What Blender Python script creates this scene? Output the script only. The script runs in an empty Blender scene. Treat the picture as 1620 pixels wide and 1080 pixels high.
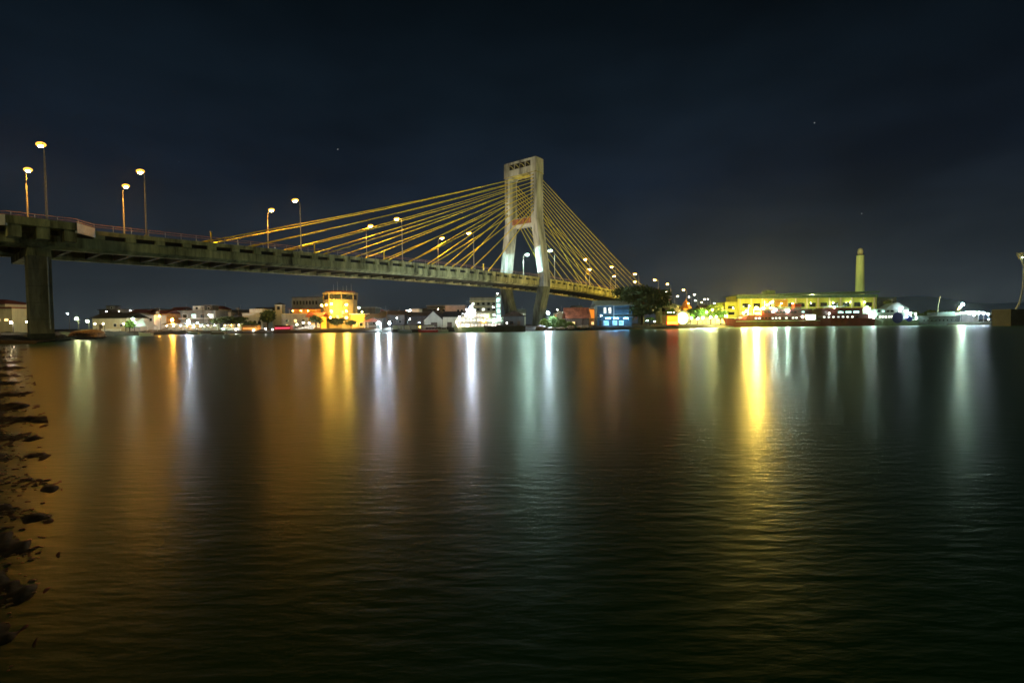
import bpy, math, random
import numpy as np
from mathutils import Vector, Matrix
random.seed(11)
rng = np.random.default_rng(5)
R = math.radians
scn = bpy.context.scene
COL = scn.collection

# ------------------------------------------------------------------ camera
FPX = 765.0                     # focal length in pixels of a 1620 px wide frame (17 mm)
CAM = Vector((0, 0, 1.9))
PITCH, ROLL = R(1.95), R(0.6)
F = Vector((0, math.cos(PITCH), -math.sin(PITCH)))
U0 = Vector((0, math.sin(PITCH), math.cos(PITCH)))
R0 = Vector((1, 0, 0))
RT = R0 * math.cos(ROLL) - U0 * math.sin(ROLL)
UP = U0 * math.cos(ROLL) + R0 * math.sin(ROLL)
cd = bpy.data.cameras.new('camera')
cd.sensor_width = 36; cd.lens = FPX / 1620 * 36
cd.clip_start = 0.1; cd.clip_end = 20000
cam = bpy.data.objects.new('camera', cd); COL.objects.link(cam)
m = Matrix((RT, UP, -F)).transposed().to_4x4(); m.translation = CAM
cam.matrix_world = m
scn.camera = cam

# ------------------------------------------------------------------ render and exposure
scn.render.engine = 'CYCLES'
scn.view_settings.view_transform = 'Standard'
scn.view_settings.look = 'None'
scn.view_settings.exposure = 0.0
scn.view_settings.gamma = 1.0
scn.cycles.filter_width = 1.6
scn.cycles.max_bounces = 5
scn.cycles.diffuse_bounces = 2
scn.cycles.glossy_bounces = 3
scn.cycles.caustics_reflective = False
scn.cycles.caustics_refractive = False
scn.cycles.sample_clamp_indirect = 4.0
scn.cycles.use_light_tree = True

# ------------------------------------------------------------------ night sky
w = bpy.data.worlds.new('World'); scn.world = w; w.use_nodes = True
nt = w.node_tree; nt.nodes.clear()
def N(t, **k):
    n = nt.nodes.new(t)
    for a, b in k.items(): setattr(n, a, b)
    return n
out = N('ShaderNodeOutputWorld'); bg = N('ShaderNodeBackground')
geo = N('ShaderNodeTexCoord'); sep = N('ShaderNodeSeparateXYZ')
nt.links.new(geo.outputs['Generated'], sep.inputs[0])
ramp = N('ShaderNodeValToRGB')
el = ramp.color_ramp.elements
el[0].position = 0.0; el[0].color = (.035, .045, .051, 1)
el[1].position = 1.0; el[1].color = (.0007, .0016, .0026, 1)
for p, c in ((.05, (.029, .039, .046, 1)), (.13, (.0185, .0262, .0345, 1)), (.26, (.0080, .0140, .0245, 1)), (.40, (.0045, .0092, .0152, 1)), (.54, (.0022, .005, .0078, 1))):
    e = el.new(p); e.color = c
nt.links.new(sep.outputs[2], ramp.inputs[0])
# thin night cloud, brighter over the town, darker to the sides
cn = N('ShaderNodeTexNoise'); cn.inputs['Scale'].default_value = 2.3; cn.inputs['Detail'].default_value = 5
mp = N('ShaderNodeMapping'); mp.inputs['Scale'].default_value = (1, 1, 2.6)
nt.links.new(geo.outputs['Generated'], mp.inputs[0]); nt.links.new(mp.outputs[0], cn.inputs['Vector'])
cr = N('ShaderNodeMapRange'); cr.inputs[1].default_value = .3; cr.inputs[2].default_value = .75; cr.inputs[3].default_value = .55; cr.inputs[4].default_value = 1.38
nt.links.new(cn.outputs['Fac'], cr.inputs[0])
mul = N('ShaderNodeMix', data_type='RGBA', blend_type='MULTIPLY'); mul.inputs[0].default_value = 1
nt.links.new(ramp.outputs[0], mul.inputs[6]); nt.links.new(cr.outputs[0], mul.inputs[7])
vor = N('ShaderNodeTexVoronoi'); vor.inputs['Scale'].default_value = 26
nt.links.new(geo.outputs['Generated'], vor.inputs['Vector'])
lt = N('ShaderNodeMath', operation='LESS_THAN'); lt.inputs[1].default_value = .023
nt.links.new(vor.outputs['Distance'], lt.inputs[0])
sx = N('ShaderNodeSeparateColor'); nt.links.new(vor.outputs['Color'], sx.inputs[0])
gt = N('ShaderNodeMath', operation='GREATER_THAN'); gt.inputs[1].default_value = .80
nt.links.new(sx.outputs[0], gt.inputs[0])
st = N('ShaderNodeMath', operation='MULTIPLY'); nt.links.new(lt.outputs[0], st.inputs[0]); nt.links.new(gt.outputs[0], st.inputs[1])
st2 = N('ShaderNodeMath', operation='MULTIPLY'); nt.links.new(st.outputs[0], st2.inputs[0]); st2.inputs[1].default_value = .34
add = N('ShaderNodeMix', data_type='RGBA', blend_type='ADD'); add.inputs[0].default_value = 1
nt.links.new(mul.outputs[2], add.inputs[6]); nt.links.new(st2.outputs[0], add.inputs[7])
nt.links.new(add.outputs[2], bg.inputs[0]); bg.inputs[1].default_value = 1.0
nt.links.new(bg.outputs[0], out.inputs[0])

# the dim light of the town and the moon from behind the camera
sd = bpy.data.lights.new('moon', 'SUN'); sd.energy = .30; sd.angle = R(14); sd.color = (1, .93, .42)
so = bpy.data.objects.new('moon', sd); COL.objects.link(so)
so.rotation_euler = Vector((.25, .86, -.33)).to_track_quat('-Z', 'Y').to_euler()

# ------------------------------------------------------------------ pixel helpers (measured from the photograph)
def at(px, py, d):
    return CAM + d * (F + RT * ((px - 810) / FPX) + UP * ((540 - py) / FPX))
def atz(px, d, z):
    u = (px - 810) / FPX
    v = ((z - CAM.z) / d - F.z - RT.z * u) / UP.z
    return CAM + d * (F + RT * u + UP * v)

# ------------------------------------------------------------------ materials
MATS = {}
def mat(name, col, rough=.7, var=.25, scale=1.5, metal=0, streak=False, spec=.3, bump=0):
    if name in MATS: return MATS[name]
    M = bpy.data.materials.new(name); M.use_nodes = True
    t = M.node_tree; b = t.nodes['Principled BSDF']
    b.inputs['Roughness'].default_value = rough; b.inputs['Metallic'].default_value = metal
    b.inputs['Specular IOR Level'].default_value = spec
    tc = t.nodes.new('ShaderNodeTexCoord'); n = t.nodes.new('ShaderNodeTexNoise')
    n.inputs['Scale'].default_value = scale; n.inputs['Detail'].default_value = 7; n.inputs['Roughness'].default_value = .65
    mpn = t.nodes.new('ShaderNodeMapping'); mpn.inputs['Scale'].default_value = (1, 1, .18) if streak else (1, 1, 1)
    t.links.new(tc.outputs['Object'], mpn.inputs[0]); t.links.new(mpn.outputs[0], n.inputs['Vector'])
    r = t.nodes.new('ShaderNodeValToRGB')
    lo = [max(0, c * (1 - var * 1.6)) for c in col]; hi = [min(1, c * (1 + var)) for c in col]
    r.color_ramp.elements[0].position = .3; r.color_ramp.elements[1].position = .7
    r.color_ramp.elements[0].color = (*lo, 1); r.color_ramp.elements[1].color = (*hi, 1)
    t.links.new(n.outputs['Fac'], r.inputs[0]); t.links.new(r.outputs[0], b.inputs['Base Color'])
    if bump:
        bn = t.nodes.new('ShaderNodeBump'); bn.inputs['Strength'].default_value = bump
        t.links.new(n.outputs['Fac'], bn.inputs['Height']); t.links.new(bn.outputs[0], b.inputs['Normal'])
    MATS[name] = M; return M
def emat(name, col, strength):
    if name in MATS: return MATS[name]
    M = bpy.data.materials.new(name); M.use_nodes = True
    t = M.node_tree; t.nodes.clear()
    o = t.nodes.new('ShaderNodeOutputMaterial'); e = t.nodes.new('ShaderNodeEmission')
    e.inputs[0].default_value = (*col, 1); e.inputs[1].default_value = strength
    t.links.new(e.outputs[0], o.inputs[0]); MATS[name] = M; return M
def winmat(name, col, strength, scale=1.2):
    """a lit window: uneven glow of a room behind glass"""
    if name in MATS: return MATS[name]
    M = bpy.data.materials.new(name); M.use_nodes = True
    t = M.node_tree; b = t.nodes['Principled BSDF']
    b.inputs['Base Color'].default_value = (.02, .02, .02, 1); b.inputs['Roughness'].default_value = .15
    tc = t.nodes.new('ShaderNodeTexCoord'); n = t.nodes.new('ShaderNodeTexNoise'); n.inputs['Scale'].default_value = scale
    t.links.new(tc.outputs['Object'], n.inputs['Vector'])
    mr = t.nodes.new('ShaderNodeMapRange'); mr.inputs[1].default_value = .35; mr.inputs[2].default_value = .65; mr.inputs[3].default_value = strength * .35; mr.inputs[4].default_value = strength * 1.4
    t.links.new(n.outputs['Fac'], mr.inputs[0]); t.links.new(mr.outputs[0], b.inputs['Emission Strength'])
    b.inputs['Emission Color'].default_value = (*col, 1)
    MATS[name] = M; return M

CONC = mat('weathered_concrete', (.44, .47, .52), .85, .55, .35, streak=True)
CONC2 = mat('streaked_olive_concrete', (.50, .47, .21), .9, .6, .5, streak=True)  # olive light on the deck side is put into this colour
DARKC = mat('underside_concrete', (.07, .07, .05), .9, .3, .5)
ASPH = mat('asphalt', (.05, .05, .05), .9, .3, 2)
YEL = mat('yellow_sheath', (.85, .72, .035), .45, .12, .6)
STEEL = mat('galvanised_steel', (.42, .42, .40), .4, .2, 2, metal=.4)
RAILM = mat('pink_rail_paint', (.50, .27, .22), .5, .2, 2)
DARKM = mat('dark_metal', (.06, .06, .06), .5, .2, 2)
BLACK = mat('dark_opening', (.012, .012, .012), .6, .2, 2)
GLASS = mat('dark_glass', (.015, .018, .02), .12, .2, 2, spec=.6)
WHITEP = mat('white_paint', (.72, .72, .68), .6, .12, .8)
CREAM = mat('cream_plaster', (.60, .54, .38), .8, .18, .5, streak=True)
BEIGE = mat('beige_plaster', (.46, .42, .32), .8, .2, .5, streak=True)
GREYP = mat('grey_plaster', (.26, .26, .25), .85, .25, .5, streak=True)
DGREY = mat('dark_plaster', (.10, .10, .10), .9, .3, .5, streak=True)
RUST = mat('rusty_roof_sheet', (.30, .10, .05), .7, .45, .8, streak=True)
DROOF = mat('dark_roof_tiles', (.055, .045, .04), .8, .4, 1)
REDROOF = mat('red_roof_tiles', (.22, .06, .045), .75, .35, 1)
GREENROOF = mat('green_roof_sheet', (.05, .10, .07), .6, .3, 1)
YELW = mat('yellow_wall_paint', (.32, .35, .07), .75, .15, .4, streak=True)
REDHULL = mat('red_hull_paint', (.20, .02, .014), .4, .3, .5, streak=True)
MAROON = mat('maroon_cabin_paint', (.085, .014, .012), .45, .25, .5)
WHITEHULL = mat('pale_hull_paint', (.36, .42, .37), .45, .18, .5, streak=True)
GREYHULL = mat('grey_hull_paint', (.15, .18, .18), .5, .25, .4, streak=True)
BLUEP = mat('blue_emblem_paint', (.02, .025, .16), .4, .2, 1)
BLUEW = mat('blue_wall_paint', (.07, .13, .18), .7, .2, .6)
TURQ = mat('pale_roof_sheet', (.42, .50, .50), .5, .2, .8)
ORW = mat('orange_wall_paint', (.62, .30, .08), .8, .25, .6)
CANV = mat('white_canvas', (.75, .75, .70), .8, .1, 1)
BARK = mat('bark', (.09, .07, .05), .9, .3, 4)
LEAFD = mat('dark_leaves', (.065, .10, .032), .6, .4, 1.2)
LEAFG = mat('green_leaves', (.09, .19, .03), .6, .35, 1.2)
LEAFY = mat('yellow_green_leaves', (.16, .24, .04), .6, .35, 1.2)
ROCK = mat('wet_rock', (.30, .22, .13), .6, .5, 2.2, bump=.6)
WOOD = mat('dark_timber', (.10, .07, .05), .8, .3, 2)

SODIUM = (1, .45, .055); YELL = (1, .68, .10); MINT = (.62, 1, .80); COOL = (.72, .88, 1.0); WARMW = (1, .80, .52); LIME = (.85, 1, .42); WHITE = (1, .95, .88)
E = {'s': SODIUM, 'y': YELL, 'm': MINT, 'c': COOL, 'w': WARMW, 'l': LIME, 'h': WHITE}
KB = .78
def bulbmat(k, strength, kb=None): return emat('lamp_%s_%d' % (k, strength * (kb or KB)), E[k], strength * (kb or KB))
WY = winmat('warm_window_glow', (1, .62, .22), 2.2)
WW = winmat('white_window_glow', (.95, 1, .85), 2.6)
WC = winmat('cool_window_glow', (.6, 1, .9), 2.2)
WH = winmat('bright_deck_glow', (1, .85, .74), 2.2, .5)
WO = winmat('orange_window_glow', (1, .42, .05), 1.6)

# ------------------------------------------------------------------ mesh builder
class MB:
    def __init__(s): s.v = []; s.f = []
    def add(s, vs, fs):
        k = len(s.v); s.v += [tuple(v) for v in vs]; s.f += [tuple(i + k for i in f) for f in fs]; return s
    def box(s, x0, x1, y0, y1, z0, z1):
        return s.add([(x0, y0, z0), (x1, y0, z0), (x1, y1, z0), (x0, y1, z0), (x0, y0, z1), (x1, y0, z1), (x1, y1, z1), (x0, y1, z1)],
                     [(0, 3, 2, 1), (4, 5, 6, 7), (0, 1, 5, 4), (1, 2, 6, 5), (2, 3, 7, 6), (3, 0, 4, 7)])
    def hexa(s, a, b):   # two quads (4 points each), joined
        return s.add(list(a) + list(b), [(0, 3, 2, 1), (4, 5, 6, 7), (0, 1, 5, 4), (1, 2, 6, 5), (2, 3, 7, 6), (3, 0, 4, 7)])
    def loft(s, secs, caps=True):
        n = len(secs[0]); vs = [p for q in secs for p in q]; fs = []
        for i in range(len(secs) - 1):
            for j in range(n):
                a = i * n + j; b = i * n + (j + 1) % n
                fs.append((a, b, b + n, a + n))
        if caps: fs += [tuple(range(n))[::-1], tuple((len(secs) - 1) * n + j for j in range(n))]
        return s.add(vs, fs)
    def tube(s, pts, rad, n=6):
        pts = [Vector(p) for p in pts]; secs = []
        for i, p in enumerate(pts):
            t = (pts[min(i + 1, len(pts) - 1)] - pts[max(i - 1, 0)]).normalized()
            a = t.cross(Vector((0, 0, 1)))
            if a.length < .01: a = t.cross(Vector((0, 1, 0)))
            a.normalize(); b = t.cross(a)
            r = rad[i] if isinstance(rad, (list, tuple)) else rad
            secs.append([p + r * (a * math.cos(k * 2 * math.pi / n) + b * math.sin(k * 2 * math.pi / n)) for k in range(n)])
        return s.loft(secs)
    def lathe(s, prof, n=16, c=(0, 0)):
        secs = [[(c[0] + r * math.cos(k * 2 * math.pi / n), c[1] + r * math.sin(k * 2 * math.pi / n), z) for k in range(n)] for r, z in prof]
        return s.loft(secs)
    def gable(s, x0, x1, y0, y1, z0, z1, ov=.3, axis='x', th=.12):
        if axis == 'x':   # ridge along x
            ym = (y0 + y1) / 2
            P = lambda x: [(x, y0 - ov, z0), (x, ym, z1), (x, y1 + ov, z0), (x, y1 + ov, z0 - th), (x, ym, z1 - th), (x, y0 - ov, z0 - th)]
            return s.loft([P(x0 - ov), P(x1 + ov)])
        xm = (x0 + x1) / 2
        P = lambda y: [(x0 - ov, y, z0), (xm, y, z1), (x1 + ov, y, z0), (x1 + ov, y, z0 - th), (xm, y, z1 - th), (x0 - ov, y, z0 - th)]
        return s.loft([P(y0 - ov), P(y1 + ov)])
    def hip(s, x0, x1, y0, y1, z0, z1, ov=.5):
        x0 -= ov; x1 += ov; y0 -= ov; y1 += ov; h = min((y1 - y0), (x1 - x0)) / 2; ym = (y0 + y1) / 2
        if x1 - x0 > y1 - y0:
            r = [(x0 + h, ym, z1), (x1 - h - 1e-3, ym, z1)]
        else:
            r = [((x0 + x1) / 2, y0 + h, z1), ((x0 + x1) / 2, y1 - h - 1e-3, z1)]
        return s.add([(x0, y0, z0), (x1, y0, z0), (x1, y1, z0), (x0, y1, z0)] + r,
                     [(0, 3, 2, 1), (0, 1, 5, 4), (2, 3, 4, 5), (1, 2, 5), (3, 0, 4)] if x1 - x0 > y1 - y0 else
                     [(0, 3, 2, 1), (0, 1, 4), (1, 2, 5, 4), (2, 3, 5), (3, 0, 4, 5)])
    def ico(s, c, r, sub=1, sq=(1, 1, 1)):
        t = (1 + 5 ** .5) / 2
        V = [Vector(p).normalized() for p in ((-1, t, 0), (1, t, 0), (-1, -t, 0), (1, -t, 0), (0, -1, t), (0, 1, t), (0, -1, -t), (0, 1, -t), (t, 0, -1), (t, 0, 1), (-t, 0, -1), (-t, 0, 1))]
        Fc = [(0, 11, 5), (0, 5, 1), (0, 1, 7), (0, 7, 10), (0, 10, 11), (1, 5, 9), (5, 11, 4), (11, 10, 2), (10, 7, 6), (7, 1, 8), (3, 9, 4), (3, 4, 2), (3, 2, 6), (3, 6, 8), (3, 8, 9), (4, 9, 5), (2, 4, 11), (6, 2, 10), (8, 6, 7), (9, 8, 1)]
        for _ in range(sub):
            nf = []; mid = {}
            def mm(a, b):
                k = (min(a, b), max(a, b))
                if k not in mid: V.append(((V[a] + V[b]) / 2).normalized()); mid[k] = len(V) - 1
                return mid[k]
            for a, b, c2 in Fc:
                p, q, r2 = mm(a, b), mm(b, c2), mm(c2, a); nf += [(a, p, r2), (b, q, p), (c2, r2, q), (p, q, r2)]
            Fc = nf
        return s.add([(c[0] + v.x * r * sq[0], c[1] + v.y * r * sq[1], c[2] + v.z * r * sq[2]) for v in V], Fc)
    def mesh(s, name, m):
        me = bpy.data.meshes.new(name); me.from_pydata(s.v, [], s.f); me.materials.append(m); me.update(); return me
    def build(s, name, m, parent=None, smooth=False):
        me = s.mesh(name, m)
        if smooth: me.polygons.foreach_set('use_smooth', [True] * len(me.polygons))
        o = bpy.data.objects.new(name, me); COL.objects.link(o)
        if parent: o.parent = parent
        return o

def thing(name, label, cat, loc=(0, 0, 0), rz=0, group=None):
    o = bpy.data.objects.new(name, None); COL.objects.link(o); o.empty_display_size = .3
    o.location = loc; o.rotation_euler = (0, 0, rz); o['label'] = label; o['category'] = cat
    if group: o['group'] = group
    return o
def tag(o, label, cat, group=None):
    o['label'] = label; o['category'] = cat
    if group: o['group'] = group
    return o
def struct(o, kind='structure'):
    o['kind'] = kind; return o
def bx(name, m, parent, x0, x1, y0, y1, z0, z1): return MB().box(x0, x1, y0, y1, z0, z1).build(name, m, parent)
def copy_tree(o, parent=None):
    c = o.copy(); COL.objects.link(c); c.parent = parent
    for ch in list(o.children): copy_tree(ch, c)
    return c
ORD = 'first second third fourth fifth sixth seventh eighth ninth tenth eleventh twelfth thirteenth fourteenth fifteenth'.split()

# ------------------------------------------------------------------ water, banks, hills
def water_material():
    """harbour water averaged over a long exposure: a calmer and a more ruffled lobe over fine ripples"""
    M = bpy.data.materials.new('night_water'); M.use_nodes = True
    t = M.node_tree; b = t.nodes['Principled BSDF']; b2_ = t.nodes.new('ShaderNodeBsdfPrincipled')
    for q, ro in ((b, .41), (b2_, .25)):
        q.inputs['Base Color'].default_value = (.009, .058, .006, 1); q.inputs['Roughness'].default_value = ro; q.inputs['IOR'].default_value = 1.33; q.inputs['Specular IOR Level'].default_value = .20
    mx = t.nodes.new('ShaderNodeMixShader'); mx.inputs[0].default_value = .42
    t.links.new(b.outputs[0], mx.inputs[1]); t.links.new(b2_.outputs[0], mx.inputs[2]); t.links.new(mx.outputs[0], t.nodes['Material Output'].inputs[0])
    g = t.nodes.new('ShaderNodeNewGeometry')
    def noise(scale, sx, sy, det):
        mpn = t.nodes.new('ShaderNodeMapping'); mpn.inputs['Scale'].default_value = (sx, sy, 1)
        n = t.nodes.new('ShaderNodeTexNoise'); n.inputs['Scale'].default_value = scale; n.inputs['Detail'].default_value = det
        t.links.new(g.outputs['Position'], mpn.inputs[0]); t.links.new(mpn.outputs[0], n.inputs['Vector']); return n
    a = noise(5.5, .5, 1.6, 6); c = noise(1.3, .45, 1.5, 3)
    b1 = t.nodes.new('ShaderNodeBump'); b1.inputs['Strength'].default_value = 1; b1.inputs['Distance'].default_value = .0085
    b2 = t.nodes.new('ShaderNodeBump'); b2.inputs['Strength'].default_value = 1; b2.inputs['Distance'].default_value = .007
    t.links.new(a.outputs['Fac'], b1.inputs['Height']); t.links.new(c.outputs['Fac'], b2.inputs['Height'])
    t.links.new(b2.outputs[0], b1.inputs['Normal']); t.links.new(b1.outputs[0], b.inputs['Normal']); t.links.new(b1.outputs[0], b2_.inputs['Normal'])
    return M
wb = MB(); wb.add([(-2600, -60, 0), (2600, -60, 0), (2600, 2300, 0), (-2600, 2300, 0)], [(0, 1, 2, 3)])
struct(wb.build('water', water_material()))

MUD = mat('dark_bank_soil', (.035, .032, .022), .9, .5, .8)
# waterline of the far bank: (photo x, distance)
WL = [(150, 112), (175, 126), (205, 134), (260, 150), (330, 158), (450, 156), (600, 148), (720, 146), (800, 140), (850, 148), (900, 152), (960, 153), (1050, 168), (1110, 182), (1150, 200), (1300, 214), (1450, 214), (1530, 190), (1620, 172), (1800, 165), (2100, 160)]
def bank_d(px):
    for (a, da), (b, db) in zip(WL, WL[1:]):
        if a <= px <= b: return da + (db - da) * (px - a) / (b - a)
    return WL[0][1] if px < WL[0][0] else WL[-1][1]
lb = MB(); rows = []
pxs = [x for x in range(-40, 2101, 10)]
for off, z in ((0, -.4), (.7, .35), (2.2, .9), (5, 1.25), (30, 1.5), (140, 2), (1100, 3)):
    row = []
    for px in pxs:
        d = bank_d(px) + off + (rng.normal(0, .35) if 0 < off < 10 else 0)
        p = atz(px, d, z); row.append((p.x, p.y, z + (rng.normal(0, .13) if 0 < off < 40 else 0)))
    rows.append(row)
n = len(pxs); vs = [p for r in rows for p in r]
lb.add(vs, [(i * n + j, i * n + j + 1, (i + 1) * n + j + 1, (i + 1) * n + j) for i in range(len(rows) - 1) for j in range(n - 1)])
struct(lb.build('ground', MUD, smooth=True))

# the near bank that runs from the camera's side towards the bridge pier
nb = MB(); shore = [(-90, 1.6), (-30, 2.2), (40, 2.8), (75, 3.5), (92, 4.5), (88, 6), (72, 8.5), (58, 12), (44, 18), (34, 28), (32, 45), (38, 58), (52, 70), (75, 78), (110, 86), (140, 95), (157, 104), (170, 116)]
def shore_px(d):
    for (xa, da), (xb, db) in zip(shore, shore[1:]):
        if da <= d <= db: return xa + (xb - xa) * (d - da) / (db - da)
    return shore[-1][0]
rows = []; nd, nx_ = 420, 70
from mathutils import noise as MN
for i in range(nd):
    d = 1.7 * (116 / 1.7) ** (i / (nd - 1)); e = shore_px(d); row = []
    for j in range(nx_):
        q = (j / (nx_ - 1)); off = -620 * q ** 2.2 + 10
        px = e + off; p = atz(px, d, 0); k = (d / 5) ** .55
        tongue = math.sin(2 * math.pi * math.log(d) / math.log(1.19) + .012 * off + 1.5 * MN.noise((d * .3, off * .01, 4)))
        z = .05 * k * (tongue * .45 - .80 - off / 120) + .075 * k * MN.noise((p.x * 1.5 / k, p.y * 1.5 / k, 1)) + .06 * k * abs(MN.noise((p.x * 5 / k, p.y * 5 / k, 2))) + .03 * k * MN.noise((p.x * 13 / k, p.y * 13 / k, 7))
        if d > 66: z = (.5 - off / 70) * .45 + .25 * MN.noise((p.x * .5, p.y * .5, 3))
        row.append((p.x, p.y, max(-.3, min(z, 1.5 + .2 * MN.noise((p.x * .2, p.y * .2, 3))))))
    row.reverse(); rows.append(row)
last = rows[-1]
rows.append([(x * 1.28, y * 1.28, 1.6) for x, y, z in last])
nb.add([p for r in rows for p in r], [(i * nx_ + j, i * nx_ + j + 1, (i + 1) * nx_ + j + 1, (i + 1) * nx_ + j) for i in range(len(rows) - 1) for j in range(nx_ - 1)])
SHORE = mat('wet_shore_stones', (.035, .031, .022), .8, .75, 7, bump=.6, spec=.15)
struct(nb.build('shore', SHORE, smooth=True))
pb = MB(); pc = 0
while pc < 6000:
    d = 2.2 * (60 / 2.2) ** (rng.random() ** .8); off = -8 - 190 * rng.random() ** .8; k = (d / 5) ** .62
    band = math.sin(2 * math.pi * math.log(d) / math.log(1.19) + .012 * off + 1.5 * MN.noise((d * .3, off * .01, 4)))
    if rng.random() > max(.10, (band + .05) * .6) * min(1, (12 - off) / 110) * (1 if d > 3.2 else .15): continue
    p = atz(shore_px(d) + off, d, 0); r_ = (.008 + .018 * rng.random() ** 4) * k * 1.25
    pb.ico((p.x, p.y, -.05 * r_ + .008 * k * rng.random()), r_, 0 if r_ < .05 else 1, (1 + .6 * rng.random(), 1 + .3 * rng.random(), (.3 + .25 * rng.random()))); pc += 1
struct(pb.build('pebbles', mat('wet_pebbles', (.07, .062, .04), .5, .7, 9, spec=.3)), 'stuff')

HILL = mat('distant_hill', (.30, .45, .95), 1, .12, .004)  # distance haze is put into this strong blue
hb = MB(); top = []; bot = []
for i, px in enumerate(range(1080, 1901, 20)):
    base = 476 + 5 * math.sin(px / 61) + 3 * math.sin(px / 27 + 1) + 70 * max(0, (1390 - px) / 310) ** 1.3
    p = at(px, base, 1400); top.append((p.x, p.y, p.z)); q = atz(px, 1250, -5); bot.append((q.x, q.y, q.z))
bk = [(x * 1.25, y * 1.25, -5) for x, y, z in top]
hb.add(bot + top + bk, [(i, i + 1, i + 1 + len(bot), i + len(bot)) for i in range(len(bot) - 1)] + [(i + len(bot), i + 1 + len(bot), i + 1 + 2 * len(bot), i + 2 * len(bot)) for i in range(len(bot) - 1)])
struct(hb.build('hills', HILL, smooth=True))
# thin damp air over the harbour that catches the lamps
hz = struct(MB().box(-2700, 2700, -90, 2400, -8, 260).build('haze', bpy.data.materials.new('damp_air')), 'stuff')
M = hz.data.materials[0]; M.use_nodes = True; t = M.node_tree; t.nodes.remove(t.nodes['Principled BSDF'])
v = t.nodes.new('ShaderNodeVolumePrincipled'); v.inputs['Density'].default_value = .00005; v.inputs['Color'].default_value = (.9, .93, .96, 1); v.inputs['Anisotropy'].default_value = .85
t.links.new(v.outputs[0], t.nodes['Material Output'].inputs['Volume'])

# ------------------------------------------------------------------ the bridge
SA, CA = .613, .790
def B(s, v, z): return Vector((-67.8 + SA * s - CA * v, 90.5 + CA * s + SA * v, z))
ZP = [(-120, 17.0), (-60, 17.9), (-14, 18.5), (0, 18.7), (30, 19.2), (60, 19.85), (90, 20.2), (129, 20.25), (168, 19.4), (196, 18.3), (225, 16.9), (254, 15.6), (285, 13.8), (306, 12.3), (335, 9.6), (365, 6.6), (400, 3.4), (440, 1.6)]
def zd(s):
    for (a, za), (b, zb) in zip(ZP, ZP[1:]):
        if a <= s <= b:
            t = (s - a) / (b - a); return za + (zb - za) * t
    return ZP[-1][1]
def strip(mb, s0, s1, prof, step=4.0):
    k = max(1, int((s1 - s0) / step)); secs = []
    for i in range(k + 1):
        s = s0 + (s1 - s0) * i / k; secs.append([B(s, v, zd(s) + z) for v, z in prof])
    return mb.loft(secs)
def bbox(mb, s0, s1, v0, v1, z0, z1):
    return mb.hexa([B(s0, v0, z0), B(s1, v0, z0), B(s1, v1, z0), B(s0, v1, z0)], [B(s0, v0, z1), B(s1, v0, z1), B(s1, v1, z1), B(s0, v1, z1)])

bridge = thing('cable_stayed_bridge', 'long concrete cable-stayed bridge with one portal pylon and yellow stay cables crossing the water', 'bridge')
S0, S1 = -75, 440
strip(MB(), S0, S1, [(-.6, 0), (18.0, 0), (18.0, -.32), (-.6, -.32)]).build('deck', ASPH, bridge)
for v0, v1 in ((-.95, -.603), (18.003, 18.35)):
    strip(MB(), S0, S1, [(v0, .28), (v1, .28), (v1, -.45), (v0, -.45)]).build('kerb_beam', CONC2, bridge)
# edge girder: upright face with a sloped soffit
strip(MB(), S0, S1, [(-.55, -1.15), (1.1, -1.15), (1.3, -3.35), (.25, -3.35), (-.62, -2.75)]).build('edge_girder', CONC2, bridge)
strip(MB(), S0, S1, [(16.3, -1.15), (17.95, -1.15), (18.0, -2.75), (17.15, -3.35), (16.1, -3.35)]).build('edge_girder', CONC2, bridge)
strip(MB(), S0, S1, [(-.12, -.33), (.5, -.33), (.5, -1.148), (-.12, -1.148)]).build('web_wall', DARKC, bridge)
s = -70.0
while s < 300:
    z = zd(s)
    bbox(MB(), s, s + 1.5, -.9, -.123, z - 1.147, z - .453).build('bracket', CONC2, bridge)
    s += 4.45
s = -68.0
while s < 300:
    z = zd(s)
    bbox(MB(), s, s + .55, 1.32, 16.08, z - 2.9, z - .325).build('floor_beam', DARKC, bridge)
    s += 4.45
# viewing balcony over the pier
bal = bpy.data.objects.new('balcony', None); COL.objects.link(bal); bal.parent = bridge
zb = zd(-14.5)
prism = lambda pts, z0, z1: MB().loft([[B(a, b, z0) for a, b in pts], [B(a, b, z1) for a, b in pts]])
prism([(-21.5, -.96), (-18.6, -4.1), (-10.5, -4.1), (-7.6, -.96)], zb - .42, zb - .05).build('floor', CONC2, bal)
prism([(-21.6, -.97), (-18.65, -4.25), (-18.4, -4.05), (-21.2, -.97)], zb - .8, zb + .78).build('parapet', WHITEP, bal)  # end face made paler to stand in for lamplight falling on it
prism([(-18.6, -4.25), (-10.5, -4.25), (-10.5, -4.05), (-18.6, -4.05)], zb - .43, zb + .78).build('parapet', CONC2, bal)
prism([(-10.45, -4.25), (-7.5, -.97), (-7.9, -.97), (-10.7, -4.05)], zb - .8, zb + .78).build('parapet', WHITEP, bal)  # pale colour puts the lamp's glow on this end too
for a in (-18.4, -15.2, -12.0):
    prism([(a, -4.0), (a + 1.5, -4.0), (a + 1.5, -.98), (a, -.98)], zb - 2.3, zb - .43).build('corbel', CONC2, bal)
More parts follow.
